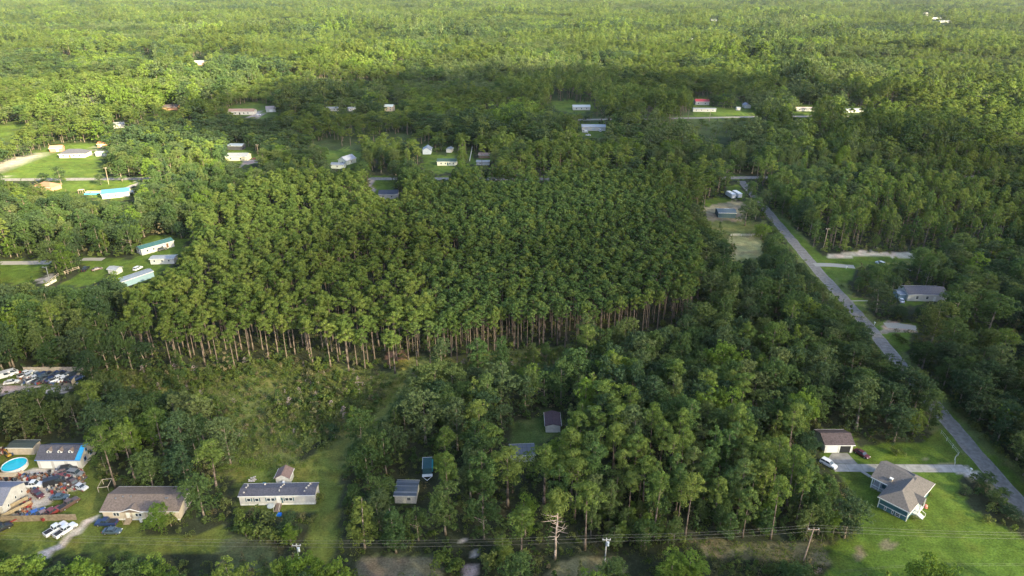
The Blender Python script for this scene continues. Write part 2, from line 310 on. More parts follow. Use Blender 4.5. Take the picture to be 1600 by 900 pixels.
# concrete drive in slabs with open joints, and the parking pad
def slab_drive():
    y0=G(1400,737)[1]; y1=G(1400,725)[1]; x=G(1300,730)[0]; xe=G(1508,733)[0]; base=MB(); base.box(x,xe,y0+.12,y1-.12,.003,.02); b=part('driveway',base,flat('joint_soil',(.12,.11,.08)),None); tag(b,None,None,kind='structure')
    n=9; wl=(xe-x)/n
    for i in range(n):
        m=MB(); sk=.25; m.prism([(x+i*wl+.04,y0-.010*i*wl),(x+(i+1)*wl-.04,y0-.010*(i+1)*wl),(x+(i+1)*wl-.04+sk,y1-.012*(i+1)*wl),(x+i*wl+.04+sk,y1-.012*i*wl)],.022,.06+.004*(i%3)); part('slab',m,CONC,b)
    pg=[G(1288,724),G(1300,708),G(1324,708),G(1340,725)]
    m=MB(); m.prism(pg,.01,.05); tag(part('parking_pad',m,flat('grey_concrete',(.22,.21,.19),.85,noise=.3,scale=.7),None),None,None,kind='structure')
    m=MB(); q=[G(1338,733),G(1343,732),G(1362,744),G(1358,746)]; m.prism(q,.01,.05); tag(part('garden_path',m,CONC,None),None,None,kind='structure')
slab_drive(); ROADS.append((np.array([G(1290,731),G(1400,731),G(1510,733)]),2.5))

# ---------------------------------------------------------------- buildings
FOOT=[]  # x,y,radius kept free of trees
def facing(side,L,W):
    return {'f':Matrix.Translation((0,-W/2,0)),'b':Matrix.Translation((0,W/2,0))@Matrix.Rotation(PI,4,'Z'),
            'l':Matrix.Translation((-L/2,0,0))@Matrix.Rotation(-PI/2,4,'Z'),'r':Matrix.Translation((L/2,0,0))@Matrix.Rotation(PI/2,4,'Z')}[side]
def add_window(t,M,x,z,w,h,trim,shutter=None,mull=True):
    f=MB(); d=-.06
    f.box(x-w/2-.1,x+w/2+.1,d,-.004,z-.1,z,M); f.box(x-w/2-.1,x+w/2+.1,d,-.004,z+h,z+h+.1,M)
    f.box(x-w/2-.1,x-w/2,d,-.004,z,z+h,M); f.box(x+w/2,x+w/2+.1,d,-.004,z,z+h,M)
    if mull and w>.85: f.box(x-w/2,x+w/2,d+.01,-.006,z+h/2-.03,z+h/2+.03,M)
    o=part('window',f,trim,t); p=MB(); p.box(x-w/2+.003,x+w/2-.003,-.03,-.005,z+.003,z+h-.003,M); part('pane',p,GLASS,o)
    if shutter:
        for s in (-1,1):
            q=MB(); cx=x+s*(w/2+.32); q.box(cx-.17,cx+.17,-.05,-.004,z-.05,z+h+.05,M); part('shutter',q,shutter,t)
def add_door(t,M,x,z,w,h,mat,trim=None):
    m=MB(); m.box(x-w/2,x+w/2,-.05,-.004,z,z+h,M); d=part('door',m,mat,t)
    k=MB(); k.box(x+w/2-.18,x+w/2-.1,-.11,-.05,z+h*.46,z+h*.46+.1,M); part('handle',k,STEEL,d)
def gable(t,L,W,h,rise,wall,roof,trim,over=.35,hip=False,z0=0,name='roof'):
    m=MB(); th=.14
    if wall:
        m.box(-L/2,L/2,-W/2,W/2,z0,h)
        if not hip and rise>0:
            rr=rise*.93
            m.add([(-L/2,-W/2,h),(-L/2,W/2,h),(-L/2,0,h+rr),(L/2,-W/2,h),(L/2,W/2,h),(L/2,0,h+rr)],[(0,2,1),(3,4,5),(0,3,5,2),(1,2,5,4)])
        part('wall',m,wall,t)
    a=L/2+over; b=W/2+over; k=rise/(W/2) ; ez=h-over*k+.03; rz=h+rise+.03
    r=MB(); hx=(L/2-W/2*.95) if hip else a
    lo=[(-a,-b,ez),(a,-b,ez),(a,b,ez),(-a,b,ez),(-hx,0,rz),(hx,0,rz)]
    up=[(x,y,z+th) for x,y,z in lo]
    F=[(0,1,5,4),(2,3,4,5),(1,2,5),(3,0,4)] if hip else [(0,1,5,4),(2,3,4,5)]
    fs=[tuple(i+6 for i in f) for f in F]+[tuple(reversed(f)) for f in F]
    ed=[(0,1),(1,2),(2,3),(3,0)] if hip else [(0,1),(2,3),(1,5),(5,2),(3,4),(4,0)]
    fs+=[(i,j,j+6,i+6) for i,j in ed]
    r.add(lo+up,fs); ro=part(name,r,roof,t)
    rc=MB(); rc.box(-hx,hx,-.12,.12,rz+th-.03,rz+th+.03); part('ridge_cap',rc,roof,ro)
    if trim:
        for yy in (-b-.05,b+.003):
            g=MB(); g.box(-a,a,yy,yy+.047,ez-.05,ez+th+.02); part('fascia',g,trim,ro)
    return ro
def house(name,label,cat,px,py,L,W,h,rise,wall,roof,rz=0,trim=WHITE,over=.35,hip=False,wins=(),doors=(),shutter=None,group=None,at=None,vents=0):
    c=at if at else G(px,py); t=thing(name,label,cat,(c[0],c[1],0),rz,group); FOOT.append((c[0],c[1],L,W,rz))
    ro=gable(t,L,W,h,rise,wall,roof,trim,over,hip)
    for (s,x,z,w,hh) in wins: add_window(t,facing(s,L,W),x,z,w,hh,trim or WHITE,shutter)
    for (s,x,z,w,hh,dm) in doors: add_door(t,facing(s,L,W),x,z,w,hh,dm)
    rng=random.Random(int(abs(c[0])*10))
    for i in range(vents):
        vx=rng.uniform(-L*.42,L*.42); vy=rng.uniform(-.35,.2)*W/2; vz=h+rise*(1-abs(vy)/(W/2)); v=MB(); v.tube((vx,vy,vz-.1),(vx,vy,vz+.45),.09,n=7); v.box(vx-.16,vx+.16,vy-.16,vy+.16,vz+.45,vz+.52); part('roof_vent',v,STEEL,ro)
    return t
def steps(t,M,x,z,w,n,mat,rail=None,run=.3):
    for i in range(n):
        m=MB(); hh=z*(n-i)/n; m.box(x-w/2,x+w/2,-run*(i+1)-.06,-run*i-.07 if i else -.07,0.0,hh,M); part('step',m,mat,t)
    if rail:
        m=MB()
        for s in (-1,1):
            m.box(x+s*w/2-.04,x+s*w/2+.04,-.12,-.06,z,z+1,M); m.box(x+s*w/2-.04,x+s*w/2+.04,-run*n-.06,-run*n,0,1,M)
            pa=M@Vector((x+s*w/2,-.1,z+1)); pb=M@Vector((x+s*w/2,-run*n,1)); m.tube(pa,pb,.045,n=5)
        part('railing',m,rail,t)
SH_GREY=flat('grey_shingles',(.160,.125,.105),.9,noise=.3,scale=2.5)
SH_DARK=flat('charcoal_shingles',(.075,.075,.092),.85,noise=.3,scale=2.5)
SH_BLK=flat('dark_brown_shingles',(.085,.065,.065),.9,noise=.35,scale=2)
SH_TAUPE=flat('taupe_shingles',(.125,.113,.105),.9,noise=.22,scale=2.5)
W_SIDE=lined('white_siding',(.50,.49,.46),(.37,.36,.34),.22)
W_TAN=lined('tan_siding',(.50,.43,.34),(.36,.31,.25),.22)
W_TEAL=lined('teal_siding',(.045,.125,.150),(.028,.085,.105),.22)
W_MINT=lined('pale_green_siding',(.55,.60,.52),(.42,.46,.40),.25)
W_BRICK=lined('brick_wall',(.42,.22,.14),(.32,.17,.11),.2)
M_BLUE=lined('blue_metal_roof',(.07,.19,.34),(.05,.13,.25),.6,'X',.5)
M_TEAL=lined('teal_metal_roof',(.05,.13,.12),(.035,.09,.085),.6,'X',.5)
M_SILV=lined('pale_metal_roof',(.17,.20,.245),(.12,.145,.18),.6,'X',.6)
M_WHITE=lined('white_metal_roof',(.27,.28,.29),(.20,.21,.22),.6,'X',.5)
M_RED=lined('red_metal_roof',(.45,.05,.05),(.32,.03,.03),.6,'X',.5)
TARP=flat('blue_tarp',(.03,.28,.55),.5,noise=.15)
TEALSH=flat('dark_shutter',(.03,.09,.12),.6)
# mobile home, front
def tank_home():
    c=((G(377,789)[0]+G(492,787)[0])/2,134.9); t=house('mobile_home','long white single-wide mobile home with charcoal roof and wooden ramp','mobile home',0,0,18.6,4.3,2.9,.45,W_SIDE,SH_DARK,R(1.5),at=c,over=.2,
        wins=[('f',x,1.3,.8,.85) for x in (-7.0,-5.0,-2.1,-1.05,2.4,3.35)],doors=[('f',.35,.6,.95,2.0,WHITE),('f',1.15,.6,.5,1.6,TEALSH)],shutter=None)
    M=facing('f',18.6,4.3)
    for x in (-7.68,-6.32,-5.68,-4.32,-2.75,-.42,1.75,4.0):
        m=MB(); m.box(x-.13,x+.13,-.05,-.004,1.2,2.25,M); part('shutter',m,TEALSH,t)
    steps(t,M,.35,.6,1.3,6,flat('ramp_wood',(.20,.15,.12),.9),flat('pale_rail',(.62,.56,.45),.8),.42)
    m=MB(); m.box(-9.25,9.25,-.03,-.004,.0,.5,M); part('skirting',m,flat('white_skirt',(.66,.65,.62)),t)
    rng=random.Random(4)
    for x,y in [(-8.2,1.7),(-8,1.1),(-8.1,.2),(-8.3,-1.3),(-3.9,1.7),(0.4,-.9),(.5,.2),(.7,1.0),(.9,1.6),(6.7,-1.1),(7.0,-.2),(7.3,.7),(7.5,1.5)]:
        m=MB(); z=2.93+.14+.45*(1-abs(y)/2.15); m.prism([(x+math.cos(a)*rng.uniform(.12,.3),y+math.sin(a)*rng.uniform(.12,.3)) for a in np.arange(0,6.2,1.05)],z-.05,z+rng.uniform(.08,.3)); part('roof_patch',m,flat('sun_bleached_debris',(.5,.45,.38),.9,noise=.4),t)
tank_home()
t=house('shed','small white gabled shed with brown roof behind the long white mobile home','shed',446,751,3.4,3.5,2.4,1.0,W_SIDE,flat('brown_shingles',(.17,.115,.10),.9,noise=.25),R(90),over=.3,doors=[('r',0,.1,1.0,1.9,W_SIDE)])
# doublewide
c=((-98.9-80.5)/2,131.6)
t=house('doublewide_home','wide tan manufactured home with grey-brown roof and small arched front gable','house',0,0,18.4,8.2,2.9,1.35,W_TAN,SH_GREY,0,at=c,over=.35,vents=5,
   wins=[('f',-6.3,1.35,.6,.9),('f',-5.55,1.35,.6,.9),('f',-.9,1.35,.55,.8),('f',-.1,1.35,.55,.8),('f',3.4,1.3,.9,1.0),('f',7.4,1.5,.6,.6)],doors=[('f',-3.1,.65,.95,2.0,WHITE)])
M=facing('f',18.4,8.2)
g=MB(); g.add([(-4.9,-.45,2.75),(.9,-.45,2.75),(-2,-.45,3.75),(-4.9,1.2,3.15),(.9,1.2,3.15),(-2,2.6,3.8)],[(0,1,2),(0,2,5,3),(1,4,5,2)],M); part('porch_gable',g,SH_GREY,t)
g=MB(); g.tube(M@Vector((-4.95,-.5,2.75)),M@Vector((-2,-.5,3.82)),.1,n=4); g.tube(M@Vector((.95,-.5,2.75)),M@Vector((-2,-.5,3.82)),.1,n=4); part('gable_trim',g,WHITE,t)
g=MB(); g.box(-2.0,.9,-.12,-.004,.5,2.75,M); part('bay_wall',g,flat('cream_wall',(.62,.58,.46)),t)
for x in (-.95,-.1): add_window(t,Matrix.Translation((0,-8.2/2-.12,0)),x,1.35,.55,.8,WHITE)
g=MB(); g.box(-9.2,9.2,-.03,-.004,0,.45,M); part('skirting',g,WHITE,t)
steps(t,M,-3.1,.65,1.4,5,WOOD,WOOD,.3)
# house with three dormers and blue tarp
def dormer_house():
    c=(-121.0,149.9); L,W,h,rise=11.6,6.6,3.0,2.1
    t=house('dormer_house','white house with charcoal roof, three small white dormers and a blue tarp','house',0,0,L,W,h,rise,W_SIDE,SH_DARK,0,at=c,over=.3,trim=flat('blue_fascia',(.10,.22,.50)),
      doors=[('f',-3.6,.05,2.8,2.3,WHITE),('f',0,.05,2.8,2.3,WHITE),('f',3.6,.05,2.4,2.3,WHITE)],wins=[('r',-1.3,1.2,.8,1.0),('r',1.4,1.2,.8,1.0),('r',0,3.4,.5,.7)])
    k=rise/(W/2)
    for x in (-2.9,.0,2.9):
        d=MB(); y0=-1.9; zb=h+rise+k*y0*1.0+.1; d.add([(x-.6,y0,zb),(x+.6,y0,zb),(x+.6,y0,zb+.55),(x,y0,zb+1.05),(x-.6,y0,zb+.55),(x-.6,y0+.9,zb+.55),(x+.6,y0+.9,zb+.55)],[(0,1,2,3,4),(0,4,5),(1,6,2)]); o=part('dormer',d,WHITE,t)
        r=MB(); r.add([(x-.72,y0-.1,zb+.48),(x,y0-.1,zb+1.12),(x+.72,y0-.1,zb+.48),(x+.72,y0+.9,zb+.5),(x,y0+1.8,zb+1.1),(x-.72,y0+.9,zb+.5)],[(0,5,4,1),(1,4,3,2)]); part('dormer_roof',r,SH_GREY,o)
        p=MB(); p.box(x-.18,x+.18,y0-.03,y0-.004,zb+.15,zb+.65); part('pane',p,GLASS,o)
    m=MB(); a=L/2+.32; b=W/2+.32; z=.20
    for s in (-1,1):
        q=[(a-1.5,s*b,h-.32*k+z),(a+.02,s*b,h-.32*k+z),(a+.02,0,h+rise+z),(a-1.2,0,h+rise+z)]; m.add(q,[(0,1,2,3)] if s<0 else [(3,2,1,0)])
    part('tarp',m,TARP,t,label='bright blue tarp over the right end of the roof')
dormer_house()
# white garage bottom left
t=house('garage','white gable-end garage with slate-blue roof in the left corner above the plank fence','garage',0,0,9.4,8.4,3.2,1.9,W_SIDE,flat('slate_shingles',(.17,.18,.23),.8,noise=.2),R(0),at=(-128.6,133.1),over=.25,wins=[('r',-2.4,1.3,.45,.7),('r',.3,1.5,.45,.7),('r',2.6,1.3,.45,.7)])
t=house('shed','low tan shed with flat dark green roof behind the round pool','shed',0,0,7.0,3.2,2.3,.25,W_TAN,flat('dark_green_roof',(.05,.065,.06)),0,at=(-135.2,154.0),over=.2,doors=[('f',-2,.1,1.6,1.9,W_TAN)])
# sheds hidden in the middle woods
t=house('shed','small white shed with dented blue-grey metal roof between the front trees','shed',0,0,5.3,5.4,2.5,.5,flat('dirty_white_wall',(.50,.49,.45),.8,noise=.25),lined('patched_metal_roof',(.05,.065,.085),(.22,.23,.26),1.9,'Y',.6,.1),R(-1),at=(G(634,787)[0],G(634,787)[1]+2.8),over=.25,wins=[('f',.9,1.0,.9,.9)])
t=house('shed','dark maroon-roofed shed with white front in the middle clearing','shed',0,0,6.2,4.2,2.4,.6,W_SIDE,flat('maroon_roof',(.060,.040,.048),.8,noise=.3),R(90),at=(G(864,676)[0],G(864,676)[1]+3.2),over=.3,doors=[('r',.3,.1,1.2,1.9,flat('grey_door',(.4,.42,.45)))])
t=house('ruined_cabin','low blue-grey roofed cabin half hidden below the middle clearing','cabin',0,0,6.5,4.5,2.4,.6,flat('dirty_white_wall',(.5,.49,.45)),lined('dull_metal_roof',(.09,.10,.12),(.06,.07,.08),1.2,'X',.7),R(4),at=(G(816,722)[0],G(816,722)[1]+2.2),over=.3)
def trailer_frame():
    c=G(668,742); t=thing('utility_trailer','dark box trailer with teal side and white frame in the woods clearing','trailer',(c[0],c[1],0),R(5))
    m=MB(); m.box(-1.2,1.2,-.3,4.2,.5,2.4); part('trailer_box',m,flat('dark_teal_box',(.03,.08,.09)),t)
    m=MB(); m.box(-1.35,1.35,-1.3,-.3,.45,.55); m.box(-1.3,-1.2,-.4,4.3,2.35,2.48); m.box(-1.25,1.25,4.2,4.3,2.3,2.45); m.tube((-1.2,-1.3,.5),(0,-2.8,.5),.07); m.tube((1.2,-1.3,.5),(0,-2.8,.5),.07); part('frame',m,WHITE,t)
    m=MB(); m.box(1.2,1.5,.0,3.6,1.0,2.2); part('side_door',m,flat('teal_paint',(.02,.22,.26)),t)
    for x in (-1.25,1.05):
        m=MB(); m.tube((x,1.6,.36),(x+.2,1.6,.36),.36,n=12); part('wheel',m,BLACK,t)
trailer_frame(); FOOT.append((*G(668,736),3,6,0))
# garage on the right
c=(90.3,156.6)
t=house('garage','grey-roofed two-bay garage, left door white and right bay open','garage',0,0,7.8,6.6,2.7,1.3,flat('grey_wall',(.42,.42,.40)),SH_BLK,0,at=c,over=.35,doors=[('f',-1.75,.02,3.2,2.2,WHITE)])
M=facing('f',7.8,6.6); g=MB(); g.box(.35,3.2,-.02,-.004,.02,2.2,M); part('bay_shade_panel',g,flat('bay_shadow',(.02,.022,.025)),t)  # flat dark panel on the wall, its colour stands for shade inside the bay
g=MB(); g.box(3.2,3.6,-.08,-.004,0,2.5,M); g.box(.0,.3,-.08,-.004,0,2.5,M); g.box(-3.8,-3.5,-.08,-.004,0,2.5,M); part('post',g,WHITE,t)
# L-shaped teal house on the lawn
def teal_house():
    O=Vector((95.3,126.5,0)); ang=math.atan2(.66,.75); t=thing('teal_house','teal L-shaped house with white trim and taupe hip roof on mown lawn','house',O,ang)
    FOOT.append((99,134,17,14,ang)); h=3.15; sl=.62
    def wl(x0,x1,y0,y1,z0=.0,z1=h):
        m=MB(); m.box(x0,x1,y0,y1,z0,z1); return m
    part('wall',wl(.35,15.3,.35,7.05),W_TEAL,t); part('wall',wl(7.9,15.3,7.05,9.2),W_TEAL,t)
    # roof: main hip block, ridge along local x at y=3.7
    def slab(name,vs,fs,th=.16):
        n=len(vs); V=vs+[(x,y,z+th) for x,y,z in vs]; F=[tuple(i+n for i in f) for f in fs]+[tuple(reversed(f)) for f in fs]
        from collections import Counter
        E=Counter(); 
        for f in fs:
            for i in range(len(f)): E[tuple(sorted((f[i],f[(i+1)%len(f)])))]+=1
        for (a,b),k in E.items():
            if k==1: F.append((a,b,b+n,a+n))
        m=MB(); m.add(V,F); return part(name,m,SH_TAUPE,t)
    e=h-.05; W=7.4; Lx=15.7; rz=e+3.7*sl
    slab('roof',[(-.1,-.1,e),(Lx,-.1,e),(Lx,W+.1,e),(-.1,W+.1,e),(3.6,3.7,rz),(Lx-3.6,3.7,rz)],[(0,1,5,4),(2,3,4,5),(1,2,5),(3,0,4)])
    ry=11.8; rx=10.9; rzz=e+4.8*.50
    slab('wing_roof',[(6.1,3.0,e),(rx,3.0,rzz),(15.75,3.0,e+.02),(6.1,ry,e),(rx,ry,rzz),(15.75,ry,e+.02)],[(0,1,4,3),(1,2,5,4)])
    g=MB(); g.add([(6.6,9.2,h-.1),(15.3,9.2,h-.1),(rx,9.2,rzz-.1)],[(0,1,2)]); g.box(7.9,15.3,9.2,11.3,0,.35); part('porch_floor',g,flat('porch_grey',(.3,.3,.3)),t)
    # cross gable on the right-hand face
    slab('entry_roof',[(5.0,-.9,e+.05),(6.6,-.9,e+1.15),(8.2,-.9,e+.05),(5.0,1.0,e+.1),(6.6,2.4,e+1.2),(8.2,1.0,e+.1)],[(0,1,4,3),(1,2,5,4)])
    # fascias and belt trim
    g=MB(); g.box(-.16,-.11,-.1,W+.1,e-.1,e+.17); g.box(-.1,Lx,-.16,-.11,e-.1,e+.17); g.box(6.0,6.06,7.6,ry,e-.1,e+.17); g.box(.29,.345,.3,7.1,1.25,1.42); g.box(.3,.345,.3,.5,0,h); g.box(.3,.345,6.9,7.1,0,h); g.box(.3,15.3,.29,.345,1.25,1.4); g.box(.3,.5,.29,.345,0,h); part('trim',g,WHITE,t)
    # posts of the covered porch
    for x,y in ((6.4,11.3),(6.4,9.4),(6.4,7.7),(8.6,11.4),(11,11.4),(13.5,11.4)):
        g=MB(); g.box(x-.11,x+.11,y-.11,y+.11,0,e); part('porch_post',g,WHITE,t)
    for z in (.3,.95):
        g=MB(); g.box(6.36,6.44,7.7,11.3,z,z+.1); part('railing',g,WHITE,t)
    g=MB(); g.box(6.4,8.0,7.1,11.4,.0,.4); part('porch_deck',g,flat('porch_grey',(.3,.3,.3)),t)
    M=Matrix.Translation((.35,3.7,0))@Matrix.Rotation(-PI/2,4,'Z')
    for x,w in ((1.3,.9),(0.1,.25),(-1.6,.3)): add_window(t,M,x*1.0,.25,w,.85,WHITE)
    M=Matrix.Translation((7.8,.35,0))
    for x in (-5.8,1.8,4.2,6.2): add_window(t,M,x,1.5,.8,1.1,WHITE)
    add_door(t,M,-1.2,.5,1.0,2.1,WHITE)
    for i in range(4):
        g=MB(); g.box(4.0,5.4,-1.0-.35*i,-.66-.35*i,0,.6-.15*i); part('step',g,WHITE,t)
    g=MB(); g.box(3.9,8.3,-.65,.34,0,.6); part('entry_deck',g,flat('deck_white',(.6,.6,.57)),t)
    for x in (5.1,8.1):
        g=MB(); g.box(x-.1,x+.1,-.75,-.55,.6,e); part('porch_post',g,WHITE,t)
    g=MB(); 
    for x in (4.0,5.4): g.tube((x,-.7,1.6),(x,-2.1,1.0),.05); g.tube((x,-2.1,0),(x,-2.1,1.0),.05); g.tube((x,-.7,.6),(x,-.7,1.6),.05)
    part('railing',g,WHITE,t)
    g=MB(); g.box(7.1,7.7,7.2,7.8,e-.1,e+1.5); c=part('chimney',g,flat('tan_chimney',(.5,.40,.30)),t); g=MB(); g.box(7.0,7.8,7.1,7.9,e+1.5,e+1.65); part('cap',g,WHITE,c)
    for x,y in ((12,5.6),(9,5.4)):
        g=MB(); z=e+(7.4-y)*sl; g.tube((x,y,z),(x,y,z+.6),.08); part('vent_pipe',g,STEEL,t)
teal_house()
# homes beyond, left
t=house('brick_ranch_house','white-walled ranch house with dark hip roof on the sunny left lawn','house',0,0,18.0,10.5,3.0,2.3,flat('white_wall',(.42,.40,.37)),SH_DARK,R(4),at=(-320.5,497),over=.5,hip=True,wins=[('f',-6,1,1.4,1.3),('f',1.5,1,1.4,1.3),('f',5.5,1,1.4,1.3)],doors=[('f',-1.5,.1,1.1,2.1,flat('brown_door',(.15,.08,.05)))])
t=house('red_barn','small red-roofed barn left of the white-walled ranch house','barn',90,236,8.5,5,2.7,1.5,flat('red_wall',(.42,.16,.12)),flat('red_roof',(.50,.20,.15)),R(12),doors=[('f',1,.1,1.6,2.1,WHITE)])
t=house('shed','small orange-roofed shed at the end of the sandy driveway','shed',161,229,6,4,2.3,1.2,flat('orange_wall',(.5,.24,.14)),flat('orange_roof',(.36,.14,.07)),0,doors=[('f',0,.1,1.4,1.9,WHITE)])
t=house('mobile_home','white mobile home half hidden by trees right of the sandy driveway','mobile home',163,243,10,4,2.8,.4,W_SIDE,M_WHITE,R(5),wins=[('f',-3,1.2,.9,.9)],doors=[('f',0,.4,.9,2,TEALSH)])
t=house('brick_house','brick house with orange-brown hip roof below the cross road','house',76,296,12.0,8,2.8,1.9,W_BRICK,flat('orange_brown_shingles',(.26,.13,.085),.9),R(-14),hip=True,over=.5,wins=[('f',-3,1,1.2,1.2),('f',2,1,1.2,1.2)])
t=house('blue_roof_house','white house with bright blue metal roof and covered porch','house',183,306,14.5,8.5,2.9,1.4,W_SIDE,M_BLUE,R(22),over=.4,wins=[('f',-4,1,1,1.2),('f',0,1,1,1.2),('r',2,1,1,1.2)],doors=[('f',3,.3,1,2,WHITE)])
g=MB(); g.box(7.7,9.9,-4.4,.5,2.5,2.7); part('porch_roof',g,M_WHITE,t)
for x,y in ((9.7,-4.2),(9.7,.3)):
    g=MB(); g.box(x-.1,x+.1,y-.1,y+.1,0,2.5); part('porch_post',g,WHITE,t)
t=house('mobile_home','white mobile home with teal-green metal roof in the left clearing','mobile home',244,390,15.5,5.4,3.0,.9,W_SIDE,M_TEAL,R(50),over=.3,wins=[('f',-5,1.2,.7,.9),('f',-2,1.2,.7,.9),('f',2,1.2,.7,.9),('l',0,1.2,1,1)],doors=[('f',4.5,.5,1,2,flat('brown_door',(.15,.08,.05)))])
t=house('mobile_home','white flat-roofed trailer home below the teal-roofed one','mobile home',257,410,10.5,4.2,2.6,.3,W_SIDE,M_WHITE,R(5),wins=[('f',-3.4,1.2,.8,.8),('f',0,1.2,.8,.8),('f',3,1.2,.8,.8)])
t=house('mobile_home','long mobile home with pale blue-grey metal roof beside the plantation','mobile home',211,440,15,4.6,2.7,.6,flat('blue_grey_wall',(.20,.30,.36)),M_SILV,R(56),over=.2,wins=[('l',0,1,1,1)])
t=house('shed','small white shed beside the bright tree in the left clearing','shed',181,426,4.6,3.4,2.2,.6,W_SIDE,M_WHITE,R(-15))
# middle distance
t=house('ranch_house','long white house with brown roof at the wood edge, upper left','house',379,178,25,9,3,1.8,W_SIDE,flat('brown_roof',(.27,.18,.14)),R(0),wins=[('f',x,1,1.4,1.3) for x in (-9,-5,3,7)],doors=[('f',-1,.1,1.2,2.1,BLACK)])
t=house('garage','grey garage with pinkish roof at the top of the curved drive','garage',424,174,9,8,3,2,flat('grey_wall',(.42,.42,.40)),flat('pink_grey_roof',(.33,.27,.25)),R(15),doors=[('f',0,.1,3,2.3,WHITE)])
t=house('barn','dark open barn with blue-grey metal roof behind the white ranch house','barn',370,233,11.5,6.5,3.2,1.0,flat('dark_wall',(.07,.07,.08)),lined('slate_metal_roof',(.20,.24,.30),(.14,.17,.22),.6,'X'),R(-2))
t=house('farm_house','white house with pale metal roof below the dark open barn','house',373,249,15.5,8.5,3,1.6,flat('cream_wall2',(.62,.58,.42)),M_WHITE,R(0),wins=[('f',-4,1,1.2,1.2),('f',3,1,1.2,1.2)])
t=house('green_house','pale green house with grey gable roof in the upper clearing','house',543,255,10,7.5,3.2,2.2,W_MINT,flat('lavender_shingles',(.34,.35,.40)),R(60),wins=[('l',0,1,1.2,1.2),('f',0,1,1,1.2)],doors=[('f',-2,.2,1,2,WHITE)])
t=house('porch_wing','low pale green wing with silver roof left of the grey gable house','house',529,262,9,5,2.6,.9,W_MINT,M_SILV,R(-5),wins=[('f',0,1,1,1)])
t=house('barn','pale blue round-topped metal barn standing on end to the road','barn',668,239,9,6,3.2,1.8,flat('pale_blue_wall',(.45,.50,.56)),M_SILV,R(90))
t=house('camper_shed','small white shed with pale roof between barn and green-roofed house','shed',703,237,6,4,2.4,.8,W_SIDE,M_WHITE,R(80))
t=house('farm_house','white house with dark green roof near the middle of the road','house',699,257,13.5,6.5,2.9,1.2,flat('yellow_white_wall',(.66,.65,.52)),flat('dark_green_shingles',(.05,.09,.07)),R(0),over=.3,wins=[('f',x,1,.9,1) for x in (-4,-1,2,4.5)],doors=[('f',.6,.2,1,2,TEALSH)])
t=house('shed','brown-roofed open shed right of the white fence line','shed',757,246,8,5,2.4,1.0,flat('brown_wall',(.24,.16,.12)),flat('brown_roof',(.27,.18,.14)),R(-5))
t=house('mobile_home','small white flat-roofed trailer below the brown-roofed open shed','mobile home',755,257,9,4,2.5,.3,W_SIDE,M_WHITE,R(-3),wins=[('f',-2,1,.8,.8)])
t=house('brick_house','low house with slate roof just below the cross road','house',608,308,11,8,2.9,1.4,W_SIDE,flat('blue_black_shingles',(.05,.06,.085)),R(3),wins=[('f',-3,1,1,1),('f',2,1,1,1)])
t=house('cream_house','cream two-storey house in front of the tall shaded pines','house',609,173,8.5,7,4.6,1.3,flat('cream_peach_wall',(.62,.50,.36)),flat('pale_green_roof',(.55,.60,.55)),R(-10),wins=[('f',-2,1,1,1.1),('f',2,1,1,1.1),('f',-2,3,1,1.1),('f',2,3,1,1.1)])
for x,lb in ((520,'pale mobile home left of the white gable house in shade'),(550,'small white gable house left of the cream two-storey house')):
    house('mobile_home' if x==520 else 'small_house',lb,'mobile home' if x==520 else 'house',x,173,11 if x==520 else 8,5,2.8,.9,W_SIDE,M_WHITE,R(5 if x==520 else 30),wins=[('f',-2,1,1,1),('f',2,1,1,1)])
t=house('field_house','white house with pale roof at the right end of the green field','house',908,171,17,8,3,1.4,W_SIDE,lined('pale_grey_roof',(.40,.42,.42),(.3,.32,.32),.8,'X'),R(0),wins=[('f',-5,1,1.2,1.2),('f',0,1,1.2,1.2),('f',5,1,1.2,1.2)])
t=house('workshop','long white workshop with grey roof and parked cars in front','workshop',927,203,20,8,3.4,1.2,W_SIDE,lined('grey_metal_roof',(.28,.31,.35),(.2,.23,.27),.8,'X'),R(-2),doors=[('f',-6,.1,3,2.6,flat('grey_door',(.4,.42,.45))),('f',0,.1,3,2.6,flat('grey_door',(.4,.42,.45)))])
t=house('red_roof_house','white house with red metal roof at the sunny wood edge','house',1096,163,14,8,3.4,1.8,flat('white_wall',(.42,.40,.37)),M_RED,R(-3),wins=[('f',-4,1,1.2,1.2),('f',3,1,1.2,1.2)])
t=house('mobile_home','long low white mobile home in front of the red-roofed house','mobile home',1100,174,22,4.5,2.8,.4,W_SIDE,M_WHITE,R(-3),wins=[('f',x,1,1,1) for x in (-8,-3,3,8)])
t=house('mobile_home','long white mobile home with pinkish roof on bright grass','mobile home',1260,173,22,5,2.9,.5,W_SIDE,flat('pink_tin',(.50,.38,.34)),R(0),wins=[('f',x,1,1,1) for x in (-8,-3,3,8)])
t=house('mobile_home','long white trailer home at the right end of the far road','mobile home',1334,175,20,5,2.9,.5,W_SIDE,M_WHITE,R(8),wins=[('f',x,1,1,1) for x in (-6,0,6)])
t=house('small_house','small white-gabled house with blue-grey roof on the sunny strip','house',1166,168,9,6,2.8,1.6,W_SIDE,flat('blue_grey_shingles',(.2,.22,.27)),R(90))
t=house('pump_house','tiny white pump house by the far road','shed',1153,172,3.5,3.5,2.3,.7,W_SIDE,M_WHITE,0)
t=house('small_house','dark teal cabin with two skylight strips by the gravel yard','cabin',1133,337,9.5,7.5,2.8,1.0,flat('teal_grey_wall',(.06,.10,.11)),flat('dark_teal_roof',(.08,.11,.13)),R(-3))
for yy,z in ((.9,3.68),(-1.9,3.28)):
    g=MB(); g.box(-.6,2.0,yy-.5,yy+.5,z-.35,z+.02); part('skylight',g,flat('skylight_white',(.5,.55,.6)),t)
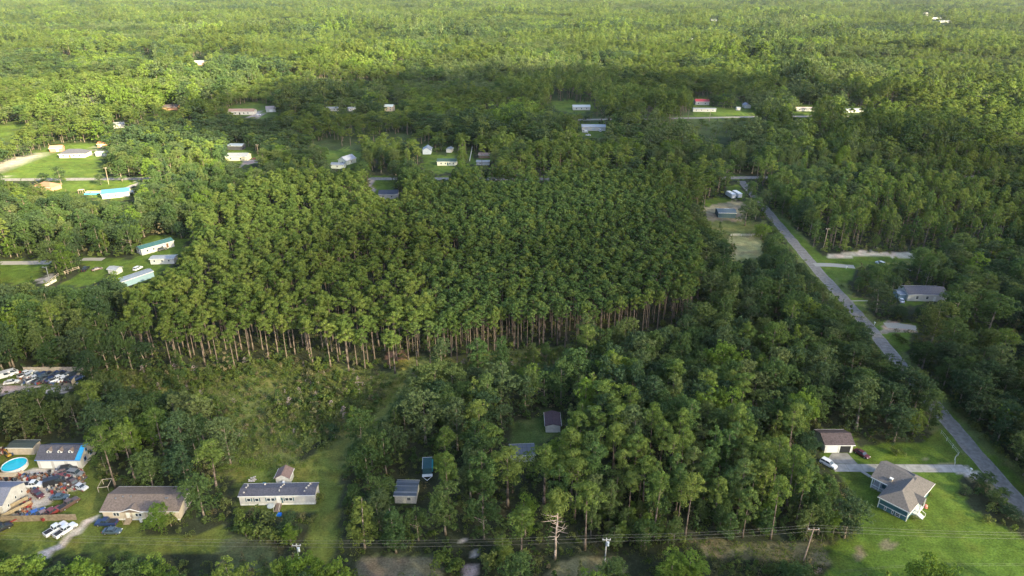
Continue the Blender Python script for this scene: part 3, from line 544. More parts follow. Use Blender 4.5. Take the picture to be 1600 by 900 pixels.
t=house('ranch_house','white ranch house with charcoal roof right of the road','house',0,0,15.5,8.5,3.0,1.5,W_SIDE,SH_DARK,R(-2),at=(168.5,254.5),over=.35,wins=[('l',-1.6,1,1,1.2),('l',1.4,1,1,1.2),('f',-4,1,1,1.2),('f',0,1,1,1.2)],doors=[('f',3,.2,1,2,WHITE)])
t=house('shed','small grey-blue flat shed left of the white ranch house','shed',0,0,5,4,2.3,.4,flat('blue_grey_wall',(.20,.30,.36)),M_SILV,R(0),at=(G(1412,468)[0],G(1412,468)[1]+2))
t=house('cottage','tan-roofed cottage among the far right trees','house',1537,156,13,9,3,2,W_TAN,flat('tan_roof',(.55,.38,.25)),R(0))
t=house('small_house','small blue-white house just right of the tan-roofed cottage','house',1558,149,8,6,3,1.5,W_SIDE,M_BLUE,R(0))
t=house('dark_house','dark-roofed brick house beside a small bright lawn, upper left','house',268,171,15,8,3,1.6,W_BRICK,SH_BLK,R(5))
t=house('small_house','small white house alone in the sunny trees, upper left','house',187,199,8,6,3,1.4,W_SIDE,M_WHITE,R(20))
t=house('farm_house','white house with orange wall on a far sunny clearing','house',314,101,18,10,4,2,flat('orange_white_wall',(.62,.42,.32)),M_WHITE,R(8))
t=house('cabin','tan cabin in a bright gap far left','cabin',141,160,12,8,3,2,W_TAN,flat('tan_roof',(.55,.38,.25)),R(-10))
for i,(x,y,L) in enumerate([(1446,22,26),(1462,30,40),(1452,26,30),(1477,35,46)]):
    house('warehouse',['small pale warehouse leftmost of the far cluster','long white warehouse in the middle of the far cluster','low grey warehouse behind the far cluster','long low white warehouse nearest of the far cluster'][i],'warehouse',x,y,L*.8,12,4,1.2,flat('dull_wall',(.42,.41,.38)),flat('dull_far_roof',(.36,.35,.33)),R(0))
house('farm_house','white farmhouse in a dark far gap right of centre','house',1115,33,16,10,4,2,W_SIDE,M_WHITE,R(0)); house('small_house','lone pale house in the far right-centre forest','house',1082,65,11,8,4,2,W_SIDE,M_WHITE,R(0))
house('farm_house','pale building on the far skyline clearing, upper left','house',368,4,50,20,5,2,flat('dull_wall',(.42,.41,.38)),flat('dull_far_roof',(.36,.35,.33)),R(0))

# ---------------------------------------------------------------- vehicles
PAINTS={k:flat('paint_'+k,c,.32,.0,.05,3,.5) for k,c in dict(white=(.60,.61,.63),black=(.02,.022,.028),navy=(.02,.04,.11),maroon=(.08,.018,.024),silver=(.45,.47,.50),red=(.17,.028,.028),teal=(.02,.08,.09),slate=(.06,.09,.12),blue=(.03,.10,.35),rust=(.10,.06,.05),tan=(.45,.36,.22),pink=(.20,.13,.115),grey=(.16,.17,.18)).items()}
LAMP=flat('lamp_lens',(.7,.7,.65),.2); TAIL=flat('tail_lens',(.45,.02,.02),.3)
CARPROTO={}
def make_car(kind,paint,name,label,loc,rz,group,nowheels=False,hood=None):
    t=thing(name,label,'car' if kind in('sedan','suv') else {'pickup':'pickup truck','van':'van'}[kind],loc,rz,group)
    key=(kind,paint,hood)
    if key in CARPROTO:
        t.scale=(.92,.92,.92)
        for k in CARPROTO[key].children: copy_tree(k,t)
        return t
    t.scale=(.92,.92,.92)
    p=PAINTS[paint]
    S={'sedan':(4.7,.90,[(-2.35,.55,.80),(-2.2,.90,.86),(-1.4,.97,.9),(-.7,.95,.9),(.9,.93,.9),(2.0,.78,.86),(2.35,.50,.74)],(-1.65,-.95,.45,1.15),1.42,.66),
       'suv':(4.8,.95,[(-2.4,.6,.88),(-2.3,1.08,.93),(-.9,1.10,.95),(.9,1.08,.95),(2.15,.95,.90),(2.4,.6,.8)],(-2.25,-2.0,.45,1.1),1.75,.74),
       'pickup':(5.6,.98,[(-2.8,.65,.92),(-2.75,1.10,.95),(-.6,1.12,.97),(1.0,1.12,.97),(2.55,1.02,.94),(2.8,.65,.86)],(-.75,-.55,.75,1.25),1.85,.76),
       'van':(5.4,.98,[(-2.7,.6,.95),(-2.65,1.2,.97),(0,1.2,.98),(1.8,1.15,.97),(2.5,1.0,.92),(2.7,.6,.85)],(-2.62,-2.5,1.35,2.2),2.1,.86)}[kind]
    L,hw,sec,(c0,c1,c2,c3),H,cw=S; m=MB(); vs=[];fs=[]
    for x,z,y in sec: vs+=[(x,-y,.28),(x,-y*1.02,.28+(z-.28)*.55),(x,-y*.92,z),(x,y*.92,z),(x,y*1.02,.28+(z-.28)*.55),(x,y,.28)]
    n=len(sec)
    for i in range(n-1):
        for j in range(5): a=i*6+j; fs.append((a,a+1,a+7,a+6))
        fs.append((i*6+5,i*6,i*6+6,i*6+11))
    fs+=[(0,5,4,3,2,1),tuple((n-1)*6+j for j in range(6))]; m.add(vs,[tuple(reversed(f)) for f in fs]); body=part('body',m,p,t)
    zb=max(z for _,z,_ in sec)-.04
    g=MB(); g.add([(c0,-.8,zb),(c3,-.8,zb),(c3,.8,zb),(c0,.8,zb),(c1,-cw,H-.06),(c2,-cw,H-.06),(c2,cw,H-.06),(c1,cw,H-.06)],[(0,1,5,4),(1,2,6,5),(2,3,7,6),(3,0,4,7),(4,5,6,7)]); gl=part('glasshouse',g,GLASS,t)
    g=MB(); g.box(c1-.02,c2+.02,-cw-.01,cw+.01,H-.06,H); 
    for a,b in ((c0,c1),(c3,c2)):
        for s in (-1,1): g.tube((a,s*.81,zb),(b,s*(cw+.01),H-.04),.045,n=4)
    if kind!='van' :
        for s in (-1,1): g.tube(((c1+c2)/2,s*.81,zb),((c1+c2)/2,s*(cw+.01),H-.04),.05,n=4)
    else:
        for s in (-1,1): g.box(c1,.3,s*.86-.06,s*.86+.06,zb,H-.02)
    part('roof_panel',g,p,t)
    if kind=='pickup':
        g=MB(); g.box(-2.62,-.85,-.74,.74,1.125,1.13); part('truck_bed',g,flat('bed_liner',(.03,.03,.035)),t)
    if hood:
        g=MB(); z=sec[-2][1]; g.box(c3+.1,sec[-2][0]-.05,-.7,.7,z+.02,z+.10); part('bonnet',g,PAINTS[hood],t)
    for x in (-L*.30,L*.31):
        for s in (-1,1):
            g=MB(); g.tube((x,s*(hw-.16),.34),(x,s*(hw+.04),.34),.34,n=12); wh=part('wheel',g,BLACK,t)
            g=MB(); g.tube((x,s*(hw+.04),.34),(x,s*(hw+.055),.34),.2,n=8); part('rim',g,RIM,wh)
    for s in (-1,1):
        g=MB(); g.box(L/2-.14,L/2-.0,s*.62-.16,s*.62+.16,.55,.70); part('headlight',g,LAMP,t)
        g=MB(); g.box(-L/2-.01,-L/2+.1,s*.68-.12,s*.68+.12,.62,.82); part('taillight',g,TAIL,t)
    CARPROTO[key]=t; return t
VEH=[('pickup','white','white pickup truck, left of the two parked below the plank fence',(88,829),58),('pickup','white','white pickup truck with dark bed, right of the two by the fence',(103,831),62),
 ('pickup','navy','dark navy pickup truck beside the tan doublewide steps',(167,819),180),('sedan','slate','dark teal sedan parked on the grass below the navy pickup',(176,832),0),
 ('suv','white','white car at the left end of the concrete driveway',(1294,727),-52),('sedan','maroon','dark maroon car on grass beside the two-bay garage',(1346,711),-60),
 ('pickup','white','white pickup with blue trim behind the corner garage',(53,760),4),('sedan','slate','dark slate sedan at the grass edge of the junk yard',(94,779),4),
 ('sedan','maroon','stripped maroon and black car on the gravel by the corner garage',(60,774),-32),('pickup','rust','rusty stripped pickup standing on the grass, junk yard edge',(108,790),62),
 ('pickup','red','red wrecked truck at the plank fence, rightmost of the fence row',(81,804),62),('sedan','pink','faded pink wreck in the fence row beside the red wreck',(70,804),55),
 ('sedan','blue','bright blue car leftmost in the fence row of wrecks',(57,804),45),('van','black','black van in the heap of wrecks right of the blue-trimmed pickup',(86,756),28),
 ('sedan','red','red-bonneted wreck in the middle of the junk heap',(98,747),20),('sedan','pink','dusty pink wreck near the top of the junk heap',(101,739),25),('suv','grey','grey wreck at the upper right of the junk heap',(119,742),-10),
 ('pickup','rust','rust brown truck in the lower right of the junk heap',(116,757),-35),('sedan','silver','silver wreck with red debris, lower right corner of junk heap',(126,763),-20),
 ('pickup','black','black pickup at the left photo edge with a red bar',(1,829),50),('suv','black','black wreck between the junk heap and the dormer house',(108,735),15),
 ('van','white','white van leftmost of the far storage yard',(6,590),35),('sedan','white','white car with red tail near the storage yard entrance',(18,599),20),('van','white','tall white van behind the storage yard white car',(16,586),35)]
for i,(k,p,lb,(x,y),a) in enumerate(VEH):
    c=G(x,y); make_car(k,p,{'sedan':'parked_car','suv':'parked_car','pickup':'pickup_truck','van':'parked_van'}[k],lb,(c[0],c[1],.0),R(a),'cars around the junk yard' if x<140 and y<812 else None)
rng=random.Random(8)
n=0; cols=['silver','white','black','black','navy','slate','white','black','navy','grey','black','silver']
ORD=['first','second','third','fourth','fifth','sixth','seventh','eighth','ninth','tenth','eleventh','twelfth','thirteenth','fourteenth','fifteenth','sixteenth','seventeenth','eighteenth','nineteenth','twentieth','twenty-first','twenty-second','twenty-third','twenty-fourth']
for row,(y0,dx) in enumerate([(587,0),(594,2)]):
    for i in range(9):
        x=42+i*9.6+dx+rng.uniform(-1,1)
        if row==1 and i in(0,): continue
        k=rng.choice(['sedan','suv','sedan','pickup']); p=['white','silver','slate','navy','black','navy','black','grey','black'][i] if row==0 else ['x','silver','slate','black','navy','white','white','black','navy'][i]
        c=G(x,y0+rng.uniform(-.6,.6)); make_car(k,p,'parked_car',f'{p} car, {ORD[i]} from the left in the {"back" if row==0 else "front"} row of the fenced storage yard',(c[0],c[1],0),R(rng.uniform(45,70)),'cars in the fenced storage yard')
FARC=[('sedan','silver','silver car beside the driveway of the pale farmhouse',(403,252)),('sedan','red','red car right of the farmhouse driveway',(399,249)),('suv','white','white car on the drive of the grey garage',(404,180)),
 ('sedan','black','black car at the right side of the grey garage',(434,171)),('suv','black','dark car under the front trees of the teal-roofed mobile home',(254,391)),('suv','white','white car by the pale blue-grey roofed mobile home',(216,421)),
 ('van','white','white van in front of the long workshop',(914,207)),('sedan','silver','silver car in front of the long workshop',(919,212)),('suv','white','white car at the right end of the long workshop',(937,205)),
 ('pickup','black','black pickup alone on the left clearing grass',(134,422)),('sedan','rust','rusty red car on the left clearing grass',(152,422)),('sedan','white','white car in front of the small shed left of the white ranch house',(1408,471)),
 ('suv','silver','silver car under trees beside the sandy field',(1375,413)),('sedan','white','small white car half under trees, right of the sandy field',(1415,424))]
for k,p,lb,(x,y) in FARC:
    c=G(x,y); make_car(k,p,'parked_van' if k=='van' else 'pickup_truck' if k=='pickup' else 'parked_car',lb,(c[0],c[1],0),R((x*37)%180),None)
# two white campers
for i,(x,y,lb) in enumerate([(1141,308,'white camper trailer, left one of the pair by the gravel yard'),(1151,307,'white and blue camper bus, right one of the pair by the gravel yard')]):
    c=G(x,y); t=thing('camper_trailer',lb,'camper',(c[0],c[1],0),R(100)); FOOT.append((c[0],c[1],9,3,R(100)))
    m=MB(); m.add([(-4,-1.25,.5),(4,-1.25,.5),(4.3,-1.2,1.6),(3.6,-1.2,2.9),(-4,-1.25,3.0)]+[(-4,1.25,.5),(4,1.25,.5),(4.3,1.2,1.6),(3.6,1.2,2.9),(-4,1.25,3.0)],[(0,1,2,3,4),(9,8,7,6,5),(0,5,6,1),(1,6,7,2),(2,7,8,3),(3,8,9,4),(4,9,5,0)]); part('body',m,PAINTS['white'],t)
    m=MB(); m.box(-3,-1.8,-1.29,-1.255,1.5,2.2); m.box(.5,1.7,-1.29,-1.255,1.5,2.2); part('window',m,GLASS,t)
    for xx in (-.8,.4):
        m=MB(); m.tube((xx,-1.28,.4),(xx,-1.0,.4),.4,n=10); part('wheel',m,BLACK,t)
    m=MB(); m.box(-1,.0,-.4,.4,2.95,3.25); part('air_unit',m,WHITE,t)

# ---------------------------------------------------------------- pool, excavator, yard things
def pool():
    c=G(23,731); t=thing('swimming_pool','round above-ground swimming pool of bright blue water with plank deck','pool',(c[0]+.2,c[1],0)); r=3.05; n=28
    m=MB(); vs=[];fs=[]
    for rr,z in ((r,0),(r,1.2),(r-.14,1.2),(r-.14,.1)): vs+=[(rr*math.cos(2*PI*i/n),rr*math.sin(2*PI*i/n),z) for i in range(n)]
    for k in range(3):
        for i in range(n): fs.append((k*n+i,k*n+(i+1)%n,(k+1)*n+(i+1)%n,(k+1)*n+i))
    m.add(vs,fs); part('pool_wall',m,flat('pool_rim',(.55,.56,.55)),t)
    m=MB(); m.prism([((r-.15)*math.cos(2*PI*i/n),(r-.15)*math.sin(2*PI*i/n)) for i in range(n)],.1,1.02); part('water',m,flat('pool_water',(.01,.42,.55),.08,0,.08,.8,.5),t)
    for i in range(9):
        m=MB(); m.box(-4.6,3.2,-4.9+i*.16*1.2,-4.9+i*.19+.165,1.0,1.08); part('deck_plank',m,flat('pale_plank',(.50,.40,.27),.8),t)
    m=MB(); 
    for x in (-4.4,-1,3): m.box(x,x+.12,-4.8,-4.7,0,1); m.box(x,x+.12,-3.5,-3.4,0,1)
    part('deck_frame',m,WOOD,t)
    m=MB()
    for i in range(4): m.box(3.25+.3*i,3.55+.3*i,-3.2+.9*0,-2.2,0,1.0-.24*i)
    part('steps',m,flat('pale_plank',(.50,.40,.27),.8),t,label='pale wooden pool steps')
pool()
def excavator():
    c=G(14,713); t=thing('excavator','small yellow excavator with raised arm behind the pool','excavator',(c[0],c[1],0),R(150)); t.scale=(.5,.5,.5); Y=flat('yellow_paint',(.40,.25,.05),.6)
    for s in (-1,1):
        m=MB(); m.box(-1.6,1.6,s*1.0-.22,s*1.0+.22,0,.6); part('track',m,BLACK,t)
    m=MB(); m.box(-1.5,.9,-1.0,1.0,.7,1.5); part('chassis',m,Y,t); m=MB(); m.box(-.2,.9,.1,.95,1.5,2.6); cb=part('cab',m,flat('cab_dark',(.04,.04,.05)),t)
    m=MB(); m.path([(.8,-.4,1.3),(2.6,-.4,3.6),(4.2,-.4,3.3)],[.25,.22,.2],4); part('boom',m,Y,t); m=MB(); m.path([(4.1,-.4,3.4),(4.6,-.4,1.5)],[.2,.14],4); part('arm',m,Y,t)
    m=MB(); m.prism([(4.2,-.8),(5.0,-.8),(5.0,0),(4.2,0)],.8,1.5); part('bucket',m,STEEL,t)
excavator()
def yard_junk():
    rng=random.Random(12); MT=[RED,STEEL,BLACK,flat('rust',(.13,.075,.055),.9),flat('junk_white',(.4,.4,.38)),flat('junk_blue',(.05,.09,.18)),flat('junk_tan',(.25,.21,.16)),flat('junk_dark',(.05,.055,.06)),flat('junk_orange',(.24,.10,.05))]
    mb=[MB() for _ in MT]
    def piece(x,y,s):
        k=rng.randrange(len(MT)); a=rng.uniform(0,6.28); M=Matrix.Translation((x,y,0))@Matrix.Rotation(a,4,'Z'); q=rng.random()
        if q<.35: mb[k].box(-s*.7,s*.7,-s*.3,s*.3,.02,rng.uniform(.2,.9),M)
        elif q<.6:
            for zz in range(rng.randint(1,3)): mb[k].tube((x,y,.02+.25*zz),(x,y,.25+.25*zz),.35,n=9)
        elif q<.8: mb[k].tube((x,y,.1),(x+math.cos(a)*s*1.6,y+math.sin(a)*s*1.6,rng.uniform(.2,.8)),.06,n=5)
        else: mb[k].add([(0,0,.05),(s,0,.3),(s*.8,s*.7,.6),(0,s*.8,.1),(s*.4,s*.4,rng.uniform(.5,1.1))],[(0,1,4),(1,2,4),(2,3,4),(3,0,4)],M)
    for _ in range(620):
        if rng.random()<.36: x,y=rng.uniform(76,134),rng.uniform(736,768)
        elif rng.random()<.6: x,y=rng.uniform(0,75),rng.uniform(741,751)
        else: x,y=rng.uniform(44,110),rng.uniform(742,772)
        c=G(x,y); piece(c[0],c[1],rng.uniform(.2,.6))
    for _ in range(120): c=G(rng.uniform(30,50)+0,rng.uniform(780,806)); piece(c[0],c[1],rng.uniform(.3,.7))
    for _ in range(70): c=G(rng.uniform(0,22),rng.uniform(700,712)); piece(c[0],c[1],rng.uniform(.3,.7))
    for _ in range(120): c=G(rng.uniform(30,125),rng.uniform(582,602)); piece(c[0],c[1],rng.uniform(.3,.8))
    vs=[];fs=[];mi=[]
    for k,m in enumerate(mb):
        o=len(vs); vs+=m.v; fs+=[tuple(i+o for i in f) for f in m.f]; mi+=[k]*len(m.f)
    me=bpy.data.meshes.new('scrap'); me.from_pydata(vs,[],fs); [me.materials.append(m) for m in MT]; me.polygons.foreach_set('material_index',mi); me.update()
    tag(link('scrap',me),'countless small scrap parts, tyres and boxes strewn over the yards','scrap',None,'stuff')
yard_junk()
def small(name,label,cat,px,py,mb,mat,rz=0,h=0): 
    c=G(px,py); o=part(name,mb,mat,None); o.location=(c[0],c[1],h); o.rotation_euler=(0,0,R(rz)); return tag(o,label,cat)
# truck body frame and tan boat hull by the garage
c=G(27,796); t=thing('trailer','tan open box trailer between corner garage and plank fence','trailer',(c[0],c[1],0),R(52)); TN=flat('tan_ply',(.30,.24,.15),.8,noise=.3)
m=MB(); m.box(-3.4,3.0,-1.2,1.2,.5,.62); part('floor_board',m,flat('trailer_floor',(.22,.17,.11)),t)
for s in (-1,1):
    m=MB(); m.box(-3.4,3.0,s*1.2-.05,s*1.2+.05,.62,1.5); part('side_panel',m,TN,t)
m=MB(); m.box(-3.45,-3.35,-1.2,1.2,.62,1.5); part('end_panel',m,TN,t)
for x in (-.6,.5):
    for s in (-1,1):
        m=MB(); m.tube((x,s*1.3,.35),(x,s*1.5,.35),.35,n=10); part('wheel',m,BLACK,t)
t=thing('metal_frame','square rusty pipe frame standing under the leaning pine','frame',(*G(166,762),0),R(10)); m=MB()
P4=[(-1.2,-1.6),(1.2,-1.6),(1.2,1.6),(-1.2,1.6)]
for i in range(4):
    a,b=P4[i],P4[(i+1)%4]; m.tube((*a,1.5),(*b,1.5),.07); m.tube((*a,0),(*a,1.5),.07)
part('pipes',m,flat('pale_pipe',(.42,.36,.28)),t)
m=MB(); m.box(-.6,.6,-.4,.4,0,.5); m.box(-.5,.5,-.3,.3,.5,.62); small('storage_box','bright blue plastic box at the foot of the wooden ramp','box',436,805,m,flat('bright_blue_plastic',(.02,.16,.6),.4))
m=MB(); m.prism([(math.cos(a)*.95,math.sin(a)*.95) for a in np.arange(0,6.2,.6)],.68,.75); m.tube((0,0,0),(0,0,.7),.08); small('garden_table','round pale garden table left of the wooden ramp','table',424,794,m,flat('pale_table',(.45,.48,.44)))
m=MB(); m.tube((0,0,0),(0,0,1.6),.07); m.tube((0,0,1.6),(0,0,1.9),.4,n=12); small('water_tank','white capped tank behind the middle of the long white mobile home','tank',444.5,762,m,WHITE)
m=MB(); m.box(-.5,.5,-.4,.4,0,1.1); m.box(-.35,.35,-.3,.3,1.1,1.5); small('barbecue','teal covered barbecue behind the long white mobile home','barbecue',414,762,m,flat('teal_cover',(.05,.2,.25)))
rngp=random.Random(5); m=MB()
for _ in range(26):
    x,y=rngp.uniform(-1.6,1.6),rngp.uniform(-1.6,1.6); M=Matrix.Translation((x,y,rngp.uniform(0,.4)))@Matrix.Rotation(rngp.uniform(0,6),4,'Z')@Matrix.Rotation(rngp.uniform(-.5,.5),4,'X'); m.box(-rngp.uniform(.2,.7),.3,-.2,.2,0,rngp.uniform(.05,.4),M)
o=small('rubble_pile','pale pile of rubble in tall grass behind the long white mobile home','rubble',395,750,m,flat('pale_rubble',(.50,.44,.40),.9,noise=.35)); o['kind']='stuff'; o.scale=(.6,.6,.6)
m=MB(); m.tube((0,0,.02),(0,0,.6),.45,n=14); m.tube((0,0,.6),(0,0,.9),.45,.2,n=14); small('play_ball','pink round planter on the lawn right of the teal house','planter',1446,793,m,flat('pink_plastic',(.65,.20,.17),.5))
m=MB(); m.box(-3,3,-.12,.12,.8,.95); m.box(-3,-2.9,-.1,.1,0,.8); m.box(2.9,3,-.1,.1,0,.8); o=small('red_bar','red steel loading bar at the left photo edge','bar',12,823,m,RED,50)
for (x,y,mt,nm,lb) in [(221,815,WHITE,'gas_tank','white barrel below the right half of the tan doublewide'),(235,815,WHITE,'boat','low white trough lying right of the white barrel')]:
    m=MB(); (m.tube((0,0,0),(0,0,.9),.35,n=12) if nm=='gas_tank' else m.tube((-1,0,.3),(1,0,.3),.3,n=8)); small('barrel' if nm=='gas_tank' else 'trough',lb,'barrel' if nm=='gas_tank' else 'trough',x,y,m,mt)
# play pool by the blue roof
c=G(143,303); t=thing('paddling_pool','small blue pool with tan surround left of the blue-roofed house','pool',(c[0],c[1],0)); m=MB(); m.box(-4.5,4.5,1.5,3.5,0,1.0); part('surround',m,flat('tan_surround',(.6,.45,.22)),t); m=MB(); m.box(-3.4,4.0,-1.8,1.45,0,.7); part('basin',m,flat('blue_basin',(.08,.3,.55),.3),t)
c=G(128,302); t=tag(part('car_port',MB().box(-1.5,1.5,-1,1,2.2,2.35).box(-1.4,-1.3,-1,-.9,0,2.2).box(1.3,1.4,-1,-.9,0,2.2).box(-1.4,-1.3,.9,1,0,2.2).box(1.3,1.4,.9,1,0,2.2),flat('dusty_pink',(.5,.33,.3)),None),'small dusty pink carport left of the small blue pool','carport'); t.location=(c[0],c[1],0)
c=G(314,286); t=thing('digger','yellow digger parked beside the cross road under trees','digger',(c[0],c[1],0)); m=MB(); m.box(-2,1,-1,1,.5,1.6); part('chassis',m,flat('digger_yellow',(.6,.33,.03)),t); m=MB(); m.box(-.6,.6,-.9,.9,1.6,2.7); part('cab',m,GLASS,t); m=MB(); m.path([(1,0,1.2),(3,0,2.6),(3.6,0,1)],[.2,.18,.15],4); part('arm',m,flat('digger_yellow',(.6,.33,.03)),t)
for x in (-1.4,.6):
    for s in (-1,1):
        m=MB(); m.tube((x,s*1.05,.5),(x,s*1.35,.5),.5,n=10); part('wheel',m,BLACK,t)
for (x,y,lb) in [(981,190,'bright blue tarp tent under trees below the far road')]:
    c=G(x,y+4); m=MB(); m.add([(-3,-2,0),(3,-2,0),(3,2,0),(-3,2,0),(-3,0,2.4),(3,0,2.4)],[(0,1,5,4),(2,3,4,5),(1,2,5),(3,0,4)]); o=part('tent',m,TARP,None); o.location=(c[0],c[1],0); tag(o,lb,'tent')
c=G(1425,405); 

for px,py,lb in [(1516,738,'mailbox on a white post at the concrete driveway mouth'),(1322,420,'small mailbox post at the side street mouth'),(1366,508,'mailbox at the mouth of the gravel lane')]:
    m=MB(); m.box(-.05,.05,-.05,.05,0,1.0); m.box(-.15,.15,-.28,.28,1.0,1.3); small('mailbox',lb,'mailbox',px,py,m,WHITE,20)
# ---------------------------------------------------------------- fences
def plank_fence(label,pts,h,mat,pl=2.4,planks=0,group=None,name='plank_fence'):
    c=pts[0]; t=thing(name,label,'fence',(c[0],c[1],0))
    for i in range(len(pts)-1):
        a=Vector((pts[i][0]-c[0],pts[i][1]-c[1],0)); b=Vector((pts[i+1][0]-c[0],pts[i+1][1]-c[1],0)); L=(b-a).length; n=max(1,round(L/pl)); ang=math.atan2(b.y-a.y,b.x-a.x)
        for k in range(n):
            M=Matrix.Translation(a+(b-a)*k/n)@Matrix.Rotation(ang,4,'Z'); w=L/n; m=MB(); hh=h+rng.uniform(-.06,.06)
            m.box(.06,w-.06,-.02,.02,.06,hh,M)
            for q in range(6): m.box(.06+(w-.12)*q/6,.06+(w-.12)*(q+.86)/6,-.045,-.021,.04,hh+.03,M)
            part('panel',m,mat,t)
            m=MB(); m.box(-.06,.06,-.06,.06,0,h+.12,M); part('post',m,mat,t)
TANF=flat('weathered_fence',(.22,.18,.13),.9,noise=.3,scale=1.5)
plank_fence('tall tan plank fence above the two white pickups',[G(-30,815),G(6,816),G(121,812.5)],1.9,TANF)
plank_fence('grey plank fence closing the storage yard of parked cars',[G(38,580.5),G(131,580),G(113,603)],1.7,flat('grey_fence',(.33,.29,.24),.9,noise=.3))
def wire_fence(label,pts,h,sp,mat,name='wire_fence',r=.035):
    c=pts[0]; t=thing(name,label,'fence',(c[0],c[1],0)); top=MB()
    for i in range(len(pts)-1):
        a=Vector((pts[i][0]-c[0],pts[i][1]-c[1],0)); b=Vector((pts[i+1][0]-c[0],pts[i+1][1]-c[1],0)); n=max(1,round((b-a).length/sp))
        for k in range(n+1):
            p=a+(b-a)*k/n; m=MB(); m.tube(p,p+Vector((0,0,h)),r*1.4,n=5); part('post',m,mat,t)
        for z in (h,h*.5): top.tube(a+Vector((0,0,z)),b+Vector((0,0,z)),r,n=4)
    part('rail',top,mat,t)
wire_fence('thin pale wire fence curving beside the right road above the driveway',[G(1470,678),G(1497,712),G(1491,719),G(1491,728)],1.2,3,flat('galvanised',(.5,.5,.48),.5))
wire_fence('white rail fence running away in the middle clearing',[G(734,252),G(738,231)],1.5,6,WHITE,'rail_fence',.12)
wire_fence('tan post fence beside the lane in the left clearing',[G(72,448),G(92,432),G(112,425),G(124,421)],1.4,3,flat('post_tan',(.45,.38,.28)),'rail_fence',.09)
plank_fence('low pale board fence at the lane bend in the left clearing',[G(71,449),G(89,439)],1.2,flat('pale_boards',(.52,.48,.42)),3)
wire_fence('low rail along the yard left of the right road',[G(1142,369),G(1190,369)],1.1,5,flat('pale_rail',(.62,.56,.45),.8),'rail_fence',.1)
wire_fence('thin wire along the bottom right lawn',[G(1312,897),G(1380,890),G(1480,886),G(1610,886)],1.0,8,flat('dark_wire',(.16,.16,.14),.6),r=.012)

# ---------------------------------------------------------------- power poles and lines
POLE=flat('pole_wood',(.36,.27,.21),.9,noise=.3); POLEG=flat('pale_pole',(.42,.41,.39),.9,noise=.2)
def pole(label,x,y,h,mat,arm=1.2,tr=False,light=False,lean=0):
    t=thing('power_pole',label,'power pole',(x,y,0)); m=MB(); m.tube((0,0,0),(lean,0,h),.17,.11,8); part('pole',m,mat,t)
    if arm:
        m=MB(); m.box(lean-arm,lean+arm,-.07,.07,h-.55,h-.4); part('crossarm',m,mat,t)
        for xx in (-arm+.1,0,arm-.1):
            m=MB(); m.tube((lean+xx,0,h-.4),(lean+xx,0,h-.12),.07,n=6); part('insulator',m,WHITE,t)
    if tr:
        m=MB(); m.tube((.35,-.1,h-2.0),(.35,-.1,h-1.0),.28,n=10); part('transformer',m,flat('transformer_grey',(.45,.5,.53),.5),t)
    if light:
        m=MB(); m.path([(0,0,h-.6),(-.9,0,h-.2)],[.05,.05],5); m.box(-1.3,-.8,-.14,.14,h-.3,h-.15); part('lamp_arm',m,STEEL,t)
    return t
P1=G(463,850,9.2); P2=G(948,841,9.2); P3=G(1272,825,9.6)
pole('pale power pole with transformer left of the bottom centre',P1[0],P1[1],9.2,POLEG,.9,True)
pole('grey power pole with transformer in front of the pine stand',P2[0],P2[1],9.2,POLEG,.9,True)
pole('leaning brown power pole at the corner of the teal house lawn',P3[0]-.6,P3[1],9.6,POLE,1.2,lean=.6)
P0=(P1[0]-75,P1[1]+3); P4_=(P3[0]+58,P3[1]-2.5)
pole('pale power pole beyond the left photo edge',P0[0],P0[1],9.2,POLEG,.9); pole('brown power pole beyond the right photo edge',P4_[0],P4_[1],9.6,POLE,.9)
WIREM=flat('wire_metal',(.20,.20,.18),.5)
names=['left of the pale pole','between the two grey transformer poles','from the grey pole to the leaning brown pole','right of the leaning brown pole']
PP=[(P0,9.2),(P1,9.2),(P2,9.2),(P3,9.6),(P4_,9.6)]
for i in range(4):
    (a,ha),(b,hb)=PP[i],PP[i+1]
    for j,(off,dz,wn) in enumerate([(-.8,0,'lower'),(0,.15,'middle'),(.8,.05,'upper')]):
        m=MB(); pts=[]; n=14
        for k in range(n+1):
            u=k/n; pts.append((a[0]+(b[0]-a[0])*u,a[1]+(b[1]-a[1])*u+off*1.1,(ha+(hb-ha)*u)+dz-4*.55*u*(1-u)))
        m.path(pts,[.015]*(n+1),4); tag(part('power_line',m,WIREM,None),f'{wn} overhead wire {names[i]}','wire','overhead wires on the poles')
for (x,y,h,lb,mt,lt) in [(1286,390,11,'leaning pale pole beside the side street, right',POLE,0),(79,445,8.5,'street light pole at the lane bend in the left clearing',STEEL,1),(24,360,11,'tall pole in the left trees above the sandy lane',POLE,0),
   (170,288,11,'pole left of the blue-roofed house',POLE,0),(280,272,9,'brown pole beside the cross road, left',POLE,0),(455,186,13,'pale pole right of the grey garage',POLE,0),(334,172,15,'tall pole in trees left of the white ranch house',POLE,0),(1284,258,12,'pole in the dark gap right of the tall bright tree',POLE,0),(1108,190,11,'pole by the far road near the sunny grass',POLE,0),(404,247,10,'thin pale pole beside the pale farmhouse',POLE,0)]:
    c=G(x,y); pole(lb,c[0],c[1],h,mt,0 if lt else 1.0,False,bool(lt),.4)

